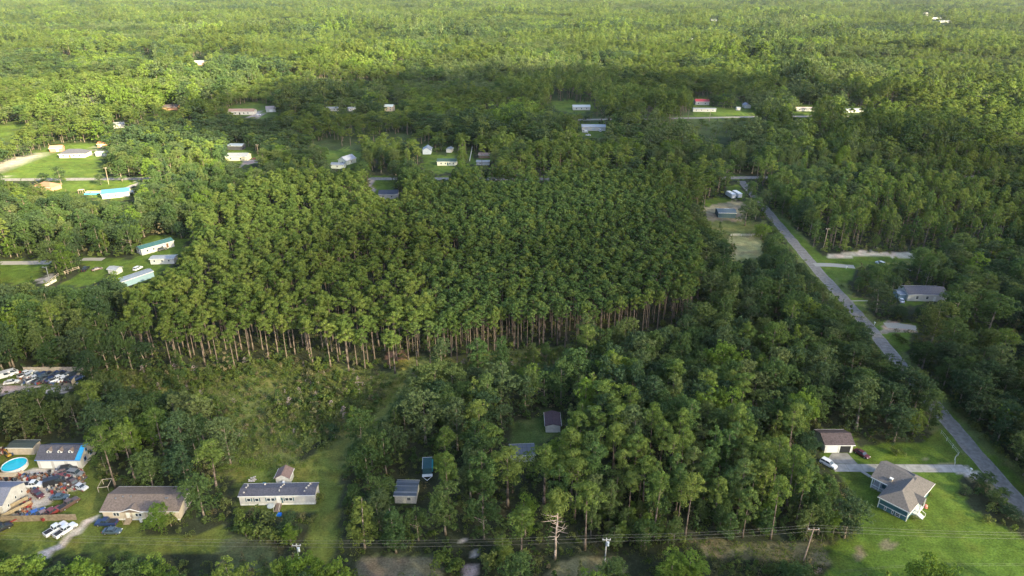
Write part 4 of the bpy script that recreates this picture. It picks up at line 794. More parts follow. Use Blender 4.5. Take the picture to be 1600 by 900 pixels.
# ---------------------------------------------------------------- foliage shapes
def quads(C,N,size,rng,asp=.62,cup=0):
    """C centres (n,3), N normals; returns verts (4n,3) of rhombic leaves"""
    n=len(C); N=N/np.maximum(np.linalg.norm(N,axis=1,keepdims=True),1e-6)
    A=rng.normal(size=(n,3)); U=A-N*np.sum(A*N,1,keepdims=True); U/=np.maximum(np.linalg.norm(U,axis=1,keepdims=True),1e-6); V=np.cross(N,U)
    s=(size*rng.uniform(.65,1.35,(n,1)))
    a=C+U*s*.5; b=C+V*s*.5*asp; c=C-U*s*.5; d=C-V*s*.5*asp
    return np.stack([a,b,c,d],1).reshape(-1,3)
def sph(n,rng):
    v=rng.normal(size=(n,3)); return v/np.linalg.norm(v,axis=1,keepdims=True)
def clumps(cent,rad,nl,size,rng,jit=.34,flat_=.8):
    Cs=[];Ns=[]
    for c,r in zip(cent,rad):
        k=max(4,int(nl*(r/np.mean(rad))**2)); d=sph(k,rng); d[:,2]=np.where(d[:,2]<-.35,-d[:,2],d[:,2])
        rr=r*rng.uniform(.72,1.08,(k,1)); p=c+d*rr*np.array([1,1,flat_]); Cs.append(p); Ns.append(d+rng.normal(0,jit,(k,3)))
    return quads(np.concatenate(Cs),np.concatenate(Ns),size,rng)
def pine_crown(seed,H=17,Rr=2.7,cb=.58,nc=26,nl=58,size=.42,open_=0.):
    rng=np.random.RandomState(seed); h0=H*cb; ch=H-h0; cent=[];rad=[]; ax=rng.uniform(.88,1.12)
    for i in range(nc):
        u=rng.uniform(0,1)**.75; z=h0+ch*u*.93
        prof=math.sqrt(max(.05,1-((u-.42)/.60)**2)) if u>.42 else .62+.38*u/.42
        a=rng.uniform(0,2*PI); rr=Rr*prof*(rng.uniform(.45,.95) if rng.rand()<.8 else rng.uniform(.1,.5)); cent.append((rr*math.cos(a)*ax,rr*math.sin(a)/ax,z)); rad.append(Rr*rng.uniform(.20,.32))
    cent.append((0,0,H-.45)); rad.append(Rr*.28); cent.append((0,0,h0+ch*.5)); rad.append(Rr*.42)
    return clumps(np.array(cent),np.array(rad),nl,size,rng,.34,.72),np.array(cent)
def oak_crown(seed,H=14,Rr=4.6,cb=.22,nlobe=15,nsub=13,nl=16,size=.5,tall=1.0):
    rng=np.random.RandomState(seed); h0=H*cb; zc=(H+h0)/2; hz=(H-h0)/2; cent=[];rad=[];lob=[]
    ax=rng.uniform(.75,1.25)
    for i in range(nlobe):
        d=sph(1,rng)[0]; d[2]=d[2]*.9+.18; q=rng.uniform(.50,.78); c=np.array([d[0]*Rr*q*ax,d[1]*Rr*q/ax,zc+d[2]*hz*q*1.1]); r=Rr*rng.uniform(.26,.46)
        c[2]=min(max(c[2],h0+r*.5),H-r*.7); lob.append((c,r))
    for i in range(4 if tall>0 else 0):
        a=i*1.57+rng.uniform(-.5,.5); q=rng.uniform(.35,.62); r=Rr*rng.uniform(.26,.36); lob.append((np.array([Rr*q*math.cos(a),Rr*q*math.sin(a),h0+r*rng.uniform(.5,1.0)]),r))
    lob.append((np.array([0,0,H-Rr*.4]),Rr*.4)); lob.append((np.array([0,0,zc]),Rr*.55))
    for c,r in lob:
        d=sph(nsub,rng); d[:,2]=np.where(d[:,2]<-.5,-d[:,2],d[:,2])
        for e in d: cent.append(c+e*r*np.array([1,1,.85])*rng.uniform(.6,1.2)); rad.append(r*rng.uniform(.20,.36))
    return clumps(np.array(cent),np.array(rad),nl,size,rng,.38,.8),np.array([c for c,r in lob])
def spire_crown(seed,H=15,Rr=2.6,cb=.12,nc=60,nl=34,size=.45):
    rng=np.random.RandomState(seed); cent=[];rad=[]
    for i in range(nc):
        u=rng.uniform(0,1); z=H*(cb+(1-cb)*u*.95); pr=min(1,u/.2)*(1-u)**.62+.08; a=rng.uniform(0,2*PI); rr=Rr*pr*rng.uniform(.3,.95); cent.append((rr*math.cos(a),rr*math.sin(a),z)); rad.append(Rr*.26*(.5+pr*.7))
    return clumps(np.array(cent),np.array(rad),nl,size,rng),np.array(cent)
def shrub_crown(seed,H=2.2,Rr=1.4,nc=9,nl=26,size=.34):
    rng=np.random.RandomState(seed); cent=[];rad=[]
    for i in range(nc):
        a=rng.uniform(0,2*PI); rr=Rr*rng.uniform(0,.75); z=H*rng.uniform(.2,.8)*(1-.4*rr/Rr); cent.append((rr*math.cos(a),rr*math.sin(a),z)); rad.append(Rr*rng.uniform(.25,.42))
    return clumps(np.array(cent),np.array(rad),nl,size,rng,.5),np.array(cent)
def qmesh(name,V,mat):
    n=len(V)//4; me=bpy.data.meshes.new(name); me.vertices.add(len(V)); me.vertices.foreach_set('co',V.astype(np.float32).ravel())
    me.loops.add(4*n); me.loops.foreach_set('vertex_index',np.arange(4*n,dtype=np.int32)); me.polygons.add(n); me.polygons.foreach_set('loop_start',np.arange(0,4*n,4,dtype=np.int32)); me.update(calc_edges=True); me.materials.append(mat); return me
def trunk_mb(seed,H,r,cents,limbs,top=.93,lean=.4,n=7,fork=False):
    rng=random.Random(seed); m=MB(); lx,ly=rng.uniform(-lean,lean),rng.uniform(-lean,lean); N=5
    pts=[(lx*(i/N)**1.5,ly*(i/N)**1.5,H*top*i/N) for i in range(N+1)]; rs=[r*(1-.8*i/N) for i in range(N+1)]; rs[0]*=1.35; m.path(pts,rs,n)
    if limbs and cents is not None and len(cents):
        idx=[rng.randrange(len(cents)) for _ in range(limbs)]
        for k in idx:
            c=Vector(cents[k]); z=max(H*.18,c.z-math.hypot(c.x,c.y)*rng.uniform(.35,.7)); z=min(z,H*top*.9); u=z/(H*top)
            a=Vector((lx*u**1.5,ly*u**1.5,z)); mid=(a+c)/2+Vector((0,0,-.2)); rr=r*(1-.8*u)*.45; m.path([a,mid,c],[rr,rr*.7,rr*.3],5)
    return m

# prototypes: (crown mesh, trunk mesh, height, radius)
def proto(kind):
    out=[]
    if kind=='pine':
        for s in range(6):
            V,c=pine_crown(s+1,17,2.6,[.64,.67,.62,.69,.63,.66][s],[32,28,36,27,34,30][s],70,.36); out.append((qmesh('crown',V,L_PINE),trunk_mb(s,17,.21,c,6).mesh('trunk',BARK_P,True),17,2.8))
    elif kind=='full_pine':
        for s in range(5):
            V,c=pine_crown(s+141,17.5,2.7,[.30,.36,.26,.42,.33][s],[52,46,58,42,50][s],56,.38); out.append((qmesh('crown',V,[L_PINE,L_PINED,L_OAKM,L_PINE,L_PINED][s]),trunk_mb(s+59,17.5,.19,c,9).mesh('trunk',BARK_P,True),17.5,2.8))
    elif kind=='dense_pine':
        for s in range(6):
            V,c=pine_crown(s+21,17.5,1.95,[.66,.70,.64,.71,.68,.65][s],[28,25,31,24,29,27][s],60,.32); out.append((qmesh('crown',V,L_PINED),trunk_mb(s+9,17.5,.17,c,4,lean=.25).mesh('trunk',BARK_P,True),17.5,2.2))
    elif kind=='big_pine':
        for s in range(5):
            V,c=pine_crown(s+41,19,3.7,[.56,.6,.50,.58,.63][s],[36,30,42,34,28][s],66,.38,1); out.append((qmesh('crown',V,L_PINE),trunk_mb(s+19,19,.28,c,11,lean=.8).mesh('trunk',BARK_P,True),19,4.0))
    elif kind in('oak_dark','oak_mid','oak_bright','oak_grey'):
        mt={'oak_dark':L_OAKD,'oak_mid':L_OAKM,'oak_bright':L_OAKB,'oak_grey':L_OAKG}[kind]; b={'oak_dark':61,'oak_mid':71,'oak_bright':81,'oak_grey':91}[kind]
        for s in range(4):
            V,c=oak_crown(b+s,14,4.5,[.08,.13,.1,.17][s],[17,14,20,15][s],16,15,.38); out.append((qmesh('crown',V,mt),trunk_mb(b+s,14,.26,c,9,.8,.8).mesh('trunk',BARK_O,True),14,4.8))
    elif kind=='spire':
        for s in range(4):
            V,c=spire_crown(s+101,15,2.7); out.append((qmesh('crown',V,[L_OAKM,L_OAKB,L_OAKM,L_PINE][s]),trunk_mb(s+29,15,.18,c,5).mesh('trunk',BARK_O,True),15,2.7))
    elif kind=='bush':
        for s in range(5):
            V,c=shrub_crown(s+121,2.6,1.8,13,34,.34); out.append((qmesh('foliage',V,L_SHRUB),trunk_mb(s+39,1.6,.07,c,5).mesh('stem',BARK_O),2.6,1.8))
    return out
KINDS=['pine','full_pine','dense_pine','big_pine','oak_dark','oak_mid','oak_bright','oak_grey','spire','bush']
PR={k:proto(k) for k in KINDS}
HR={k:(PR[k][0][2],PR[k][0][3]) for k in KINDS}

# ---------------------------------------------------------------- planting
rs=np.random.RandomState(77)
trees=[] # x,y,kind,var,scale_h,scale_r,rz
roadpts=np.concatenate([np.concatenate([np.linspace(a,b,max(2,int(np.hypot(*(b-a))/3))) for a,b in zip(P[:-1],P[1:])]) for P,h in ROADS]); 
roadhw=np.concatenate([np.concatenate([np.full(max(2,int(np.hypot(*(b-a))/3)),h) for a,b in zip(P[:-1],P[1:])]) for P,h in ROADS])
def near_road(x,y,m=1.5): return bool(np.any((roadpts[:,0]-x)**2+(roadpts[:,1]-y)**2<(roadhw+m)**2))
def in_foot(x,y,m=1.5):
    for fx,fy,L,W,rz in FOOT:
        dx,dy=x-fx,y-fy
        if abs(dx)>40 or abs(dy)>40: continue
        c,s=math.cos(-rz),math.sin(-rz); lx,ly=dx*c-dy*s,dx*s+dy*c
        if abs(lx)<L/2+m and abs(ly)<W/2+m: return True
    return False
def hits_clear(x,y,h,r,cbf,skip_base=False):
    pts=[(0,h),(0,h*.85),(r*.9,h*(1+cbf)/2),(-r*.9,h*(1+cbf)/2),(0,h*cbf),(r*.6,h*.9),(-r*.6,h*.9),(r*.7,h*cbf),(-r*.7,h*cbf),(0,h*cbf*.5),(0,.5)]
    k=0
    for dx,z in pts:
        px,py=PX(x+dx,y,z); ix,iy=int(px),int(py)
        if 0<=ix<1600 and 0<=iy<900 and clear[iy,ix]: k+=1
    return k
CBF={'pine':.58,'full_pine':.3,'dense_pine':.62,'big_pine':.5,'oak_dark':.15,'oak_mid':.15,'oak_bright':.15,'oak_grey':.15,'spire':.1,'bush':.1}
keeplow=raster([[(165,555),(300,560),(435,575),(600,592),(560,640),(480,680),(420,715),(360,700),(350,640),(300,612),(180,620)],[(660,572),(830,558),(1010,535),(1050,540),(960,552),(830,575),(720,580),(660,590)]])
def hits_low(x,y,h,r):
    k=0
    for dx,z in ((0,h),(r*.7,h*.8),(-r*.7,h*.8),(0,h*.6),(r*.6,h*.5),(-r*.6,h*.5),(0,h*.3)):
        px,py=PX(x+dx,y,z); ix,iy=int(px),int(py)
        if 0<=ix<1600 and 0<=iy<900 and keeplow[iy,ix]: k+=1
    return k
def put(x,y,kind,h,r,rz=None,label=None,var=None):
    H0,R0=HR[kind]; trees.append([x,y,kind,int(rs.randint(len(PR[kind]))) if var is None else var,h/H0,r/R0,rs.uniform(0,6.28) if rz is None else rz,label])
# distinctive trees: photo position of the crown top, height, radius
EXP=[('big_pine',134,597,17,4.3,'tall bright pine standing alone in the wood right of the storage yard'),('big_pine',237,638,17,4.2,'bright flat-crowned pine with bare reddish trunk, left thicket edge'),
 ('big_pine',186,664,18,4.0,'right one of two tall pines behind the tan doublewide'),('big_pine',152,668,19,3.9,'left one of two tall pines behind the tan doublewide, trunk on the lawn'),('big_pine',322,690,15,4.4,'pale bright round pine left of the shed clearing'),
 ('oak_grey',345,652,15,5,'pale grey-green broad tree above the round bright pine'),('oak_grey',268,617,13,4.6,'grey-green soft tree at the left end of the thicket'),('oak_mid',224,706,12,4.6,'round green tree directly behind the tan doublewide'),('oak_mid',303,742,13,4.4,'round tree against the right end of the tan doublewide'),
 ('oak_bright',240,792,7,3.2,'small light green tree in front of the right half of the doublewide'),('oak_dark',277,700,14,4.5,'dark tree behind the right end of the doublewide'),('oak_mid',55,608,15,5.5,'broad green tree below the white vans of the storage yard'),('oak_grey',15,615,15,5,'grey-green tree at the left photo edge below the sandy yard'),
 ('oak_bright',30,470,15,6,'bright yellow-green broad tree at the left edge below the left clearing'),('oak_bright',8,478,14,5.5,'bright leafy tree at the extreme left photo edge'),('oak_mid',112,483,16,6,'broad mid-green tree left of the plantation corner'),('oak_bright',177,425,11,3.6,'bright cone-shaped tree beside the small white shed, left clearing'),
 ('oak_mid',196,350,15,5.5,'round green tree left of the teal-roofed mobile home'),('oak_dark',278,346,9,4,'dark brownish tree right of the teal-roofed mobile home'),('oak_dark',88,260,12,4.5,'dark round tree above the brick house by the cross road'),('oak_dark',65,271,7,4.2,'low dark tree left above the brick house'),('oak_dark',154,272,7,3.4,'low dark tree by the cross road right of the brick house'),
 ('oak_mid',183,250,14,6,'broad soft green tree above the blue-roofed house'),
 ('oak_grey',660,612,17,7.2,'large grey-green spreading tree in the middle woods'),('oak_grey',782,567,15,6.5,'pale grey-green broad tree behind the middle clearing'),('oak_mid',905,545,17,6,'tall leafy tree at the top of the right-hand wood'),('big_pine',746,627,16,4.6,'yellow-green pine with bare forked limbs in the middle woods'),
 ('big_pine',793,702,18,5.4,'big bright pine left of the track in the front woods'),('big_pine',852,700,18,5.4,'big bright pine right of the first, above the pale dead-limbed tree'),('oak_grey',733,705,15,4.4,'pale silvery-twigged tree above the dirt track'),('oak_bright',693,708,12,3.2,'small bright green tree right of the dark box trailer'),
 ('spire',560,772,16,4.0,'pale upright tree, leftmost of the row above the wires'),('spire',612,790,14,3.6,'upright light tree with a white trunk above the wires'),('oak_mid',692,757,15,4.8,'tall leafy tree left of the dirt track mouth'),('oak_mid',755,775,13,4.4,'rounded tree right of the dirt track mouth'),('oak_mid',650,793,10,3.4,'low green tree between the white-trunked tree and the track'),
 ('oak_mid',590,745,11,4.2,'green tree left of the small patched-roof shed'),('spire',785,835,8,3.0,'small conical tree right of the dirt track by the wires'),
 ('oak_grey',1357,592,17,7.2,'huge grey-green oak beside the two-bay garage'),('oak_grey',1290,540,16,6,'grey-green oak in the right wood near the road'),('big_pine',1212,505,19,5.8,'large two-trunked pine high in the right wood'),('big_pine',1240,470,18,3.4,'slim umbrella pine on a bare trunk left of the road'),
 ('oak_mid',1098,475,16,6,'round tree at the right corner of the dense pine stand'),('oak_mid',1137,462,15,5.4,'round tree just right of the corner tree of the pine stand'),('oak_bright',1437,640,9,3.6,'bright green tree on the upper lawn by the road'),('oak_mid',1465,612,12,4,'green tree standing against the left road verge'),
 ('oak_dark',1380,442,13,6,'dark round tree left of the white ranch house'),('oak_mid',1500,455,18,7.5,'great tree mass right of the white ranch house'),('oak_mid',1563,460,17,7,'broad green tree at the right edge beyond the road'),('oak_mid',1500,500,17,7,'broad tree right of the gravel lane'),('oak_mid',1475,470,17,6.5,'broad tree in front of the white ranch house'),
 ('oak_grey',1568,540,17,6.6,'tall pale tree near the right edge beyond the road'),('oak_bright',1585,640,9,4.5,'leafy tree at the right edge above the lawn'),('big_pine',1580,515,18,5,'spreading pine near the right photo edge'),
 ('oak_mid',1545,742,4.5,3.0,'large green shrub right of the teal house lawn by the road'),('oak_mid',1565,765,4.5,3.2,'dark green shrub clump at the lower right roadside'),('oak_dark',1582,790,4,3,'lowest shrub clump at the right photo edge'),('oak_grey',1512,760,2.6,2.0,'reddish-brown twiggy shrub on the right lawn'),
 ('spire',1115,213,20,5,'bright green column-shaped poplar in the middle distance'),('oak_bright',975,214,17,6.5,'bright green rounded tree in the middle distance, left one'),('oak_bright',990,216,17,6.5,'bright green rounded tree in the middle distance, right one'),('oak_bright',1193,350,8,5,'bright green round tree left of the road bend'),('oak_grey',1170,310,15,7,'spreading pale tree with forked trunk beside the road top'),
 ('oak_bright',352,873,13,4.6,'bright treetop at the bottom edge right of the sandy driveway'),('oak_bright',462,874,13,5,'bright treetop at the bottom edge left of the pale pole foot'),('oak_bright',432,880,12,3.6,'small bright treetop left of the wider one at bottom edge'),('oak_bright',522,874,13,4.8,'bright treetop at the bottom edge right of the pale pole'),
 ('oak_bright',18,873,13,4.6,'bright treetop at the bottom left corner'),('oak_bright',50,876,13,5,'second bright treetop from the bottom left corner'),('oak_mid',88,884,12,4.6,'third treetop from the bottom left corner'),('oak_bright',122,880,12,4.8,'fourth treetop from the bottom left corner'),('oak_mid',190,880,12,4,'treetop below the driveway end at the bottom edge'),('oak_bright',232,884,12,5,'bright treetop at the bottom edge below the teal sedan'),
 ('oak_mid',812,874,13,4.6,'green treetop at the bottom edge left of the dead-limbed pine'),('oak_bright',1080,868,8,5,'bright leafy clump at the bottom edge in front of the pine stand'),('oak_bright',1055,873,8,4.6,'bright leafy clump left of the other below the pine stand'),('oak_bright',1455,868,13,4.2,'bright treetop on the bottom edge of the right lawn'),('oak_bright',1495,884,12,4,'bright treetop at the bottom edge, rightmost on the lawn'),('oak_mid',1250,885,7,4.2,'green clump at the bottom edge left of the leaning pole'),
 ('oak_mid',960,882,7,4,'green clump below the grey transformer pole'),
 ('oak_dark',1335,778,12,4.6,'dark round tree at the corner of the teal house lawn'),
]
for k,px,py,h,r,lb in EXP:
    x,y=G(px,py,h); put(x,y,k,h,r,label=lb)
for k,px,py,h,r,lb in [('oak_mid',1180,343,13,5,'leafy tree overhanging the far top of the right road, left side'),('oak_dark',1192,333,14,5,'dark leafy tree closing off the far top of the right road'),('oak_mid',1210,322,15,5,'leafy tree overhanging the far top of the right road, right side'),('oak_mid',1172,318,13,4.5,'round tree behind the far top of the right road')]:
    x,y=G(px,py); put(x,y,k,h,r,label=lb)
occ=[(t[0],t[1],t[5]*HR[t[2]][1]) for t in trees]+[(*G(867,874),5.5)]
def blocked(x,y,r):
    for ox,oy,orr in occ:
        if (ox-x)**2+(oy-y)**2<(orr*.75+r*.45)**2: return True
    return False
def zone_at(x,y):
    px,py=PX(x,y,0); ix,iy=int(px),int(py)
    if py<0: return 'far',px,py
    if px>1290 and 880<py<990 and px<1900: return 'clear',px,py
    if 0<=ix<1600 and 0<=iy<900:
        if plL[iy,ix] or plR[iy,ix]:
            wob=28*math.sin(y*.09+x*.05)+14*math.sin(y*.23)
            jx=min(1599,max(0,int(px+wob)))
            return ('plL' if plL[iy,jx] or not(plR[iy,jx]) and plL[iy,ix] else 'plR'),px,py
        if thick[iy,ix]: return 'thick',px,py
        if pse[iy,ix]: return 'pse',px,py
        if clear[iy,ix]: return 'clear',px,py
    return 'mix',px,py
def species_noise(x,y): return math.sin(x*.021+1.3)+math.sin(y*.017+x*.008)+.8*math.sin(x*.05-y*.043)
def try_tree(x,y,z,px,py):
    if z in('thick','clear') : 
        if z=='clear': return
        if rs.rand()>.13: return
        k=['oak_mid','spire','oak_dark'][rs.randint(3)]; h=rs.uniform(4,8.5); r=h*.27
    elif z=='plL':
        if rs.rand()<.06: return
        k='pine'; h=rs.uniform(13.5,19); r=rs.uniform(2.4,3.5)
    elif z=='plR': k='dense_pine' if rs.rand()<.75 else 'pine'; h=rs.uniform(15,18); r=rs.uniform(2.1,2.9)
    elif z=='pse':
        q=rs.rand()
        if q<.62: k='full_pine' if rs.rand()<.72 else 'pine'; h=rs.uniform(14,19); r=rs.uniform(2.3,3.2)
        elif q<.70: k='big_pine'; h=rs.uniform(16,19.5); r=rs.uniform(3,4)
        else: k=['spire','oak_mid','oak_mid'][rs.randint(3)]; h=rs.uniform(5,12); r=h*.3
    else:
        s=species_noise(x,y)+rs.normal(0,.9)
        if py>430: s-=1.15
        if py<250 and s>-.2: k='pine' if rs.rand()<.75 else 'big_pine'; h=rs.uniform(14,20); r=rs.uniform(2.5,4)
        elif s>.9: k=['big_pine','full_pine','pine'][rs.randint(3)]; h=rs.uniform(15,20); r=rs.uniform(2.7,4.2)
        elif s>-1.6:
            k=['oak_mid','oak_dark','oak_mid','oak_grey','oak_mid','spire','oak_dark','oak_bright'][rs.randint(8)]
            if k=='oak_bright' and rs.rand()<.45: k='oak_mid'
            h=rs.uniform(10,18); r=rs.uniform(3.6,6.4) if k!='spire' else rs.uniform(2,3)
        else: k='oak_dark' if rs.rand()<.6 else 'oak_mid'; h=rs.uniform(9,15); r=rs.uniform(3.5,6)
    if near_road(x,y,2.0+r*.35) or in_foot(x,y,1.2+r*.5) or blocked(x,y,r): return
    if py>896:
        if PX(x,y,h)[1]<902 and -20<px<1620: return
    for f in (1,.72,.5,.3):
        if hits_clear(x,y,h*f,r*f**.6,CBF[k])<=(1 if y>420 else 0) and (z in('thick','plL','plR') or h*f<6 or hits_low(x,y,h*f,r)<=1):
            if f<1 and k in('pine','dense_pine','big_pine') and f<.7: k=['oak_mid','oak_dark','spire'][rs.randint(3)]
            put(x,y,k,h*f,r*f**.6); return
def cells(y0,y1,s0,half):
    y=y0
    while y<y1:
        hw=half(y); s=s0; x=-hw
        while x<hw: yield x+rs.uniform(-.42,.42)*s,y+rs.uniform(-.42,.42)*s; x+=s
        y+=s
NEAR=470.
# plantations in rows
for x,y in cells(185,425,4.75,lambda y:y*.62):
    z,px,py=zone_at(x,y)
    if z=='plL': try_tree(x,y,z,px,py)
for x,y in cells(185,425,3.6,lambda y:y*.5):
    z,px,py=zone_at(x,y)
    if z=='plR': try_tree(x,y,z,px,py)
for x,y in cells(95,260,4.4,lambda y:140):
    z,px,py=zone_at(x,y)
    if z=='pse': try_tree(x,y,z,px,py)
for x,y in cells(95,150,3.3,lambda y:110):
    z,px,py=zone_at(x,y)
    if z=='pse' and rs.rand()<.55 and px>900:
        h=rs.uniform(3,8.5); k=['spire','oak_mid','oak_mid','oak_bright'][rs.randint(4)]
        if hits_clear(x,y,h,h*.3,.1)==0 and not near_road(x,y,2): put(x,y,k,h,h*rs.uniform(.22,.34))
for x,y in cells(90,200,5.4,lambda y:y*.85+45):
    z,px,py=zone_at(x,y)
    if z in('mix','thick'): try_tree(x,y,z,px,py)
for x,y in cells(200,NEAR,6.4,lambda y:y*.82+40):
    z,px,py=zone_at(x,y)
    if z in('mix','thick') or (z=='pse' and y>260): try_tree(x,y,z,px,py)
print('near trees',len(trees))
# ---- the nearest 300 of each kind stand as single trees, the rest as woods
GRP={'pine':'pine','full_pine':'pine','dense_pine':'pine','big_pine':'pine','oak_dark':'broadleaf','oak_mid':'broadleaf','oak_bright':'broadleaf','oak_grey':'broadleaf','spire':'broadleaf'}
LM=[((-58,134),'the long white mobile home'),((-90,131),'the tan doublewide'),((-121,150),'the three-dormer house'),((-52,146),'the small brown-roofed shed'),((100,134),'the teal house'),((90,156),'the two-bay garage'),
 (G(634,780),'the patched-roof shed'),(G(668,735),'the dark box trailer'),(G(864,665),'the maroon-roofed shed'),(G(816,718),'the grey-roofed cabin'),(G(730,860),'the dirt track mouth'),(G(947,875),'the grey transformer pole'),(G(1265,870),'the leaning brown pole'),
 (G(867,870),'the dead-limbed pine'),(G(80,590),'the storage yard'),(G(250,390),'the teal-roofed mobile home'),(G(211,430),'the blue-grey roofed mobile home'),(G(1440,468),'the white ranch house'),(G(1150,305),'the two campers'),(G(1133,335),'the dark teal cabin'),
 (G(1300,414),'the side street mouth'),(G(1500,690),'the driveway mouth'),(G(620,565),'the reddish bare patch'),(G(540,640),'the grassy path bend'),(G(1000,545),'the shrubby gap'),(G(1212,560),'the tall two-trunked pine'),(G(1090,500),'the pine stand corner'),(G(1400,560),'the road bend'),(G(1100,700),'the right-hand pine wood'),(G(960,640),'the middle woods'),(G(1180,640),'the oak wood'),
 (G(183,300),'the blue-roofed house'),(G(76,290),'the orange-brown roofed house'),(G(60,415),'the sandy lane'),(G(300,640),'the thicket'),(G(1160,385),'the pale yard left of the road'),(G(430,480),'the left pine stand'),(G(600,480),'the middle of the pine stand'),(G(320,480),'the left pine corner'),(G(850,500),'the dense trunk row'),(G(980,500),'the dark trunk row'),(G(720,520),'the stand front centre'),(G(760,700),'the front woods'),(G(1000,820),'the pine row above the wires'),(G(1180,820),'the right pine row above the wires'),(G(1550,540),'the far-side road wood'),(G(1530,620),'the roadside wood'),(G(40,520),'the left edge wood'),(G(200,560),'the thicket corner')]
TONE={'pine':'mid-green pine','full_pine':'low-branched pine','dense_pine':'slender dark pine','big_pine':'spreading tall pine','oak_dark':'dark green broadleaf','oak_mid':'mid-green broadleaf','oak_bright':'bright yellow-green broadleaf','oak_grey':'pale grey-green broadleaf','spire':'narrow upright leafy tree'}
def visible(t):
    h=t[4]*HR[t[2]][0]; px,py=PX(t[0],t[1],h*.8); return -25<px<1625 and py<915
def ssize(t): return t[4]*HR[t[2]][0]*t[5]/ (t[1]*cT+CAM_H*sT)**2*t[5]
for g in('pine','broadleaf'):
    c=[t for t in trees if GRP.get(t[2])==g and visible(t)]; c.sort(key=lambda t:(t[7] is None,-ssize(t)))
    for t in c[:300]: t.append(True)
named={}
for t in trees:
    if len(t)>8 and t[7] is None:
        x,y=t[0],t[1]; b=min(LM,key=lambda l:(l[0][0]-x)**2+(l[0][1]-y)**2); dx,dy=x-b[0][0],y-b[0][1]
        area=b[1] in('the thicket','the pine wood'); d='right of' if abs(dx)>abs(dy) and dx>0 else 'left of' if abs(dx)>abs(dy) else 'behind' if dy>0 else 'in front of'
        hh=t[4]*HR[t[2]][0]; sz='tall' if hh>15.5 else 'low' if hh<8 else 'medium' 
        tn=TONE[t[2]]; 
        if t[2] in('pine','dense_pine','full_pine'): tn=tn+' tree'
        elif t[2].startswith('oak'): tn=tn+' tree'
        lb=f'{sz if t[2]!="big_pine" and t[2]!="spire" else ""} {tn} {d} {b[1]}'.strip(); named.setdefault(lb,[]).append(t)
for lb,l in named.items():
    l.sort(key=lambda t:PX(t[0],t[1],0)[0]); n=len(l)
    for i,t in enumerate(l):
        if n==1: t[7]=(lb,None)
        elif n<=24: t[7]=(lb+f', {ORD[i]} from left',None)
        else: t[7]=(lb,lb)
def place(t):
    cr,tk,H0,R0=PR[t[2]][t[3]]
    lb=t[7]; grp=None
    if isinstance(lb,tuple): lb,grp=lb
    g=GRP[t[2]]
    o=thing('pine_tree' if g=='pine' else 'broadleaf_tree',lb,'pine tree' if g=='pine' else 'tree',(t[0],t[1],0),t[6],grp or ('pine trees of the stands and woods' if g=='pine' else 'broadleaf trees of the woods'))
    o.scale=(t[5],t[5],t[4]); link('crown',cr,o); link('trunk',tk,o)
single=[t for t in trees if len(t)>8]; rest=[t for t in trees if len(t)<=8]
for t in single: place(t)
print('single',len(single),'rest',len(rest))

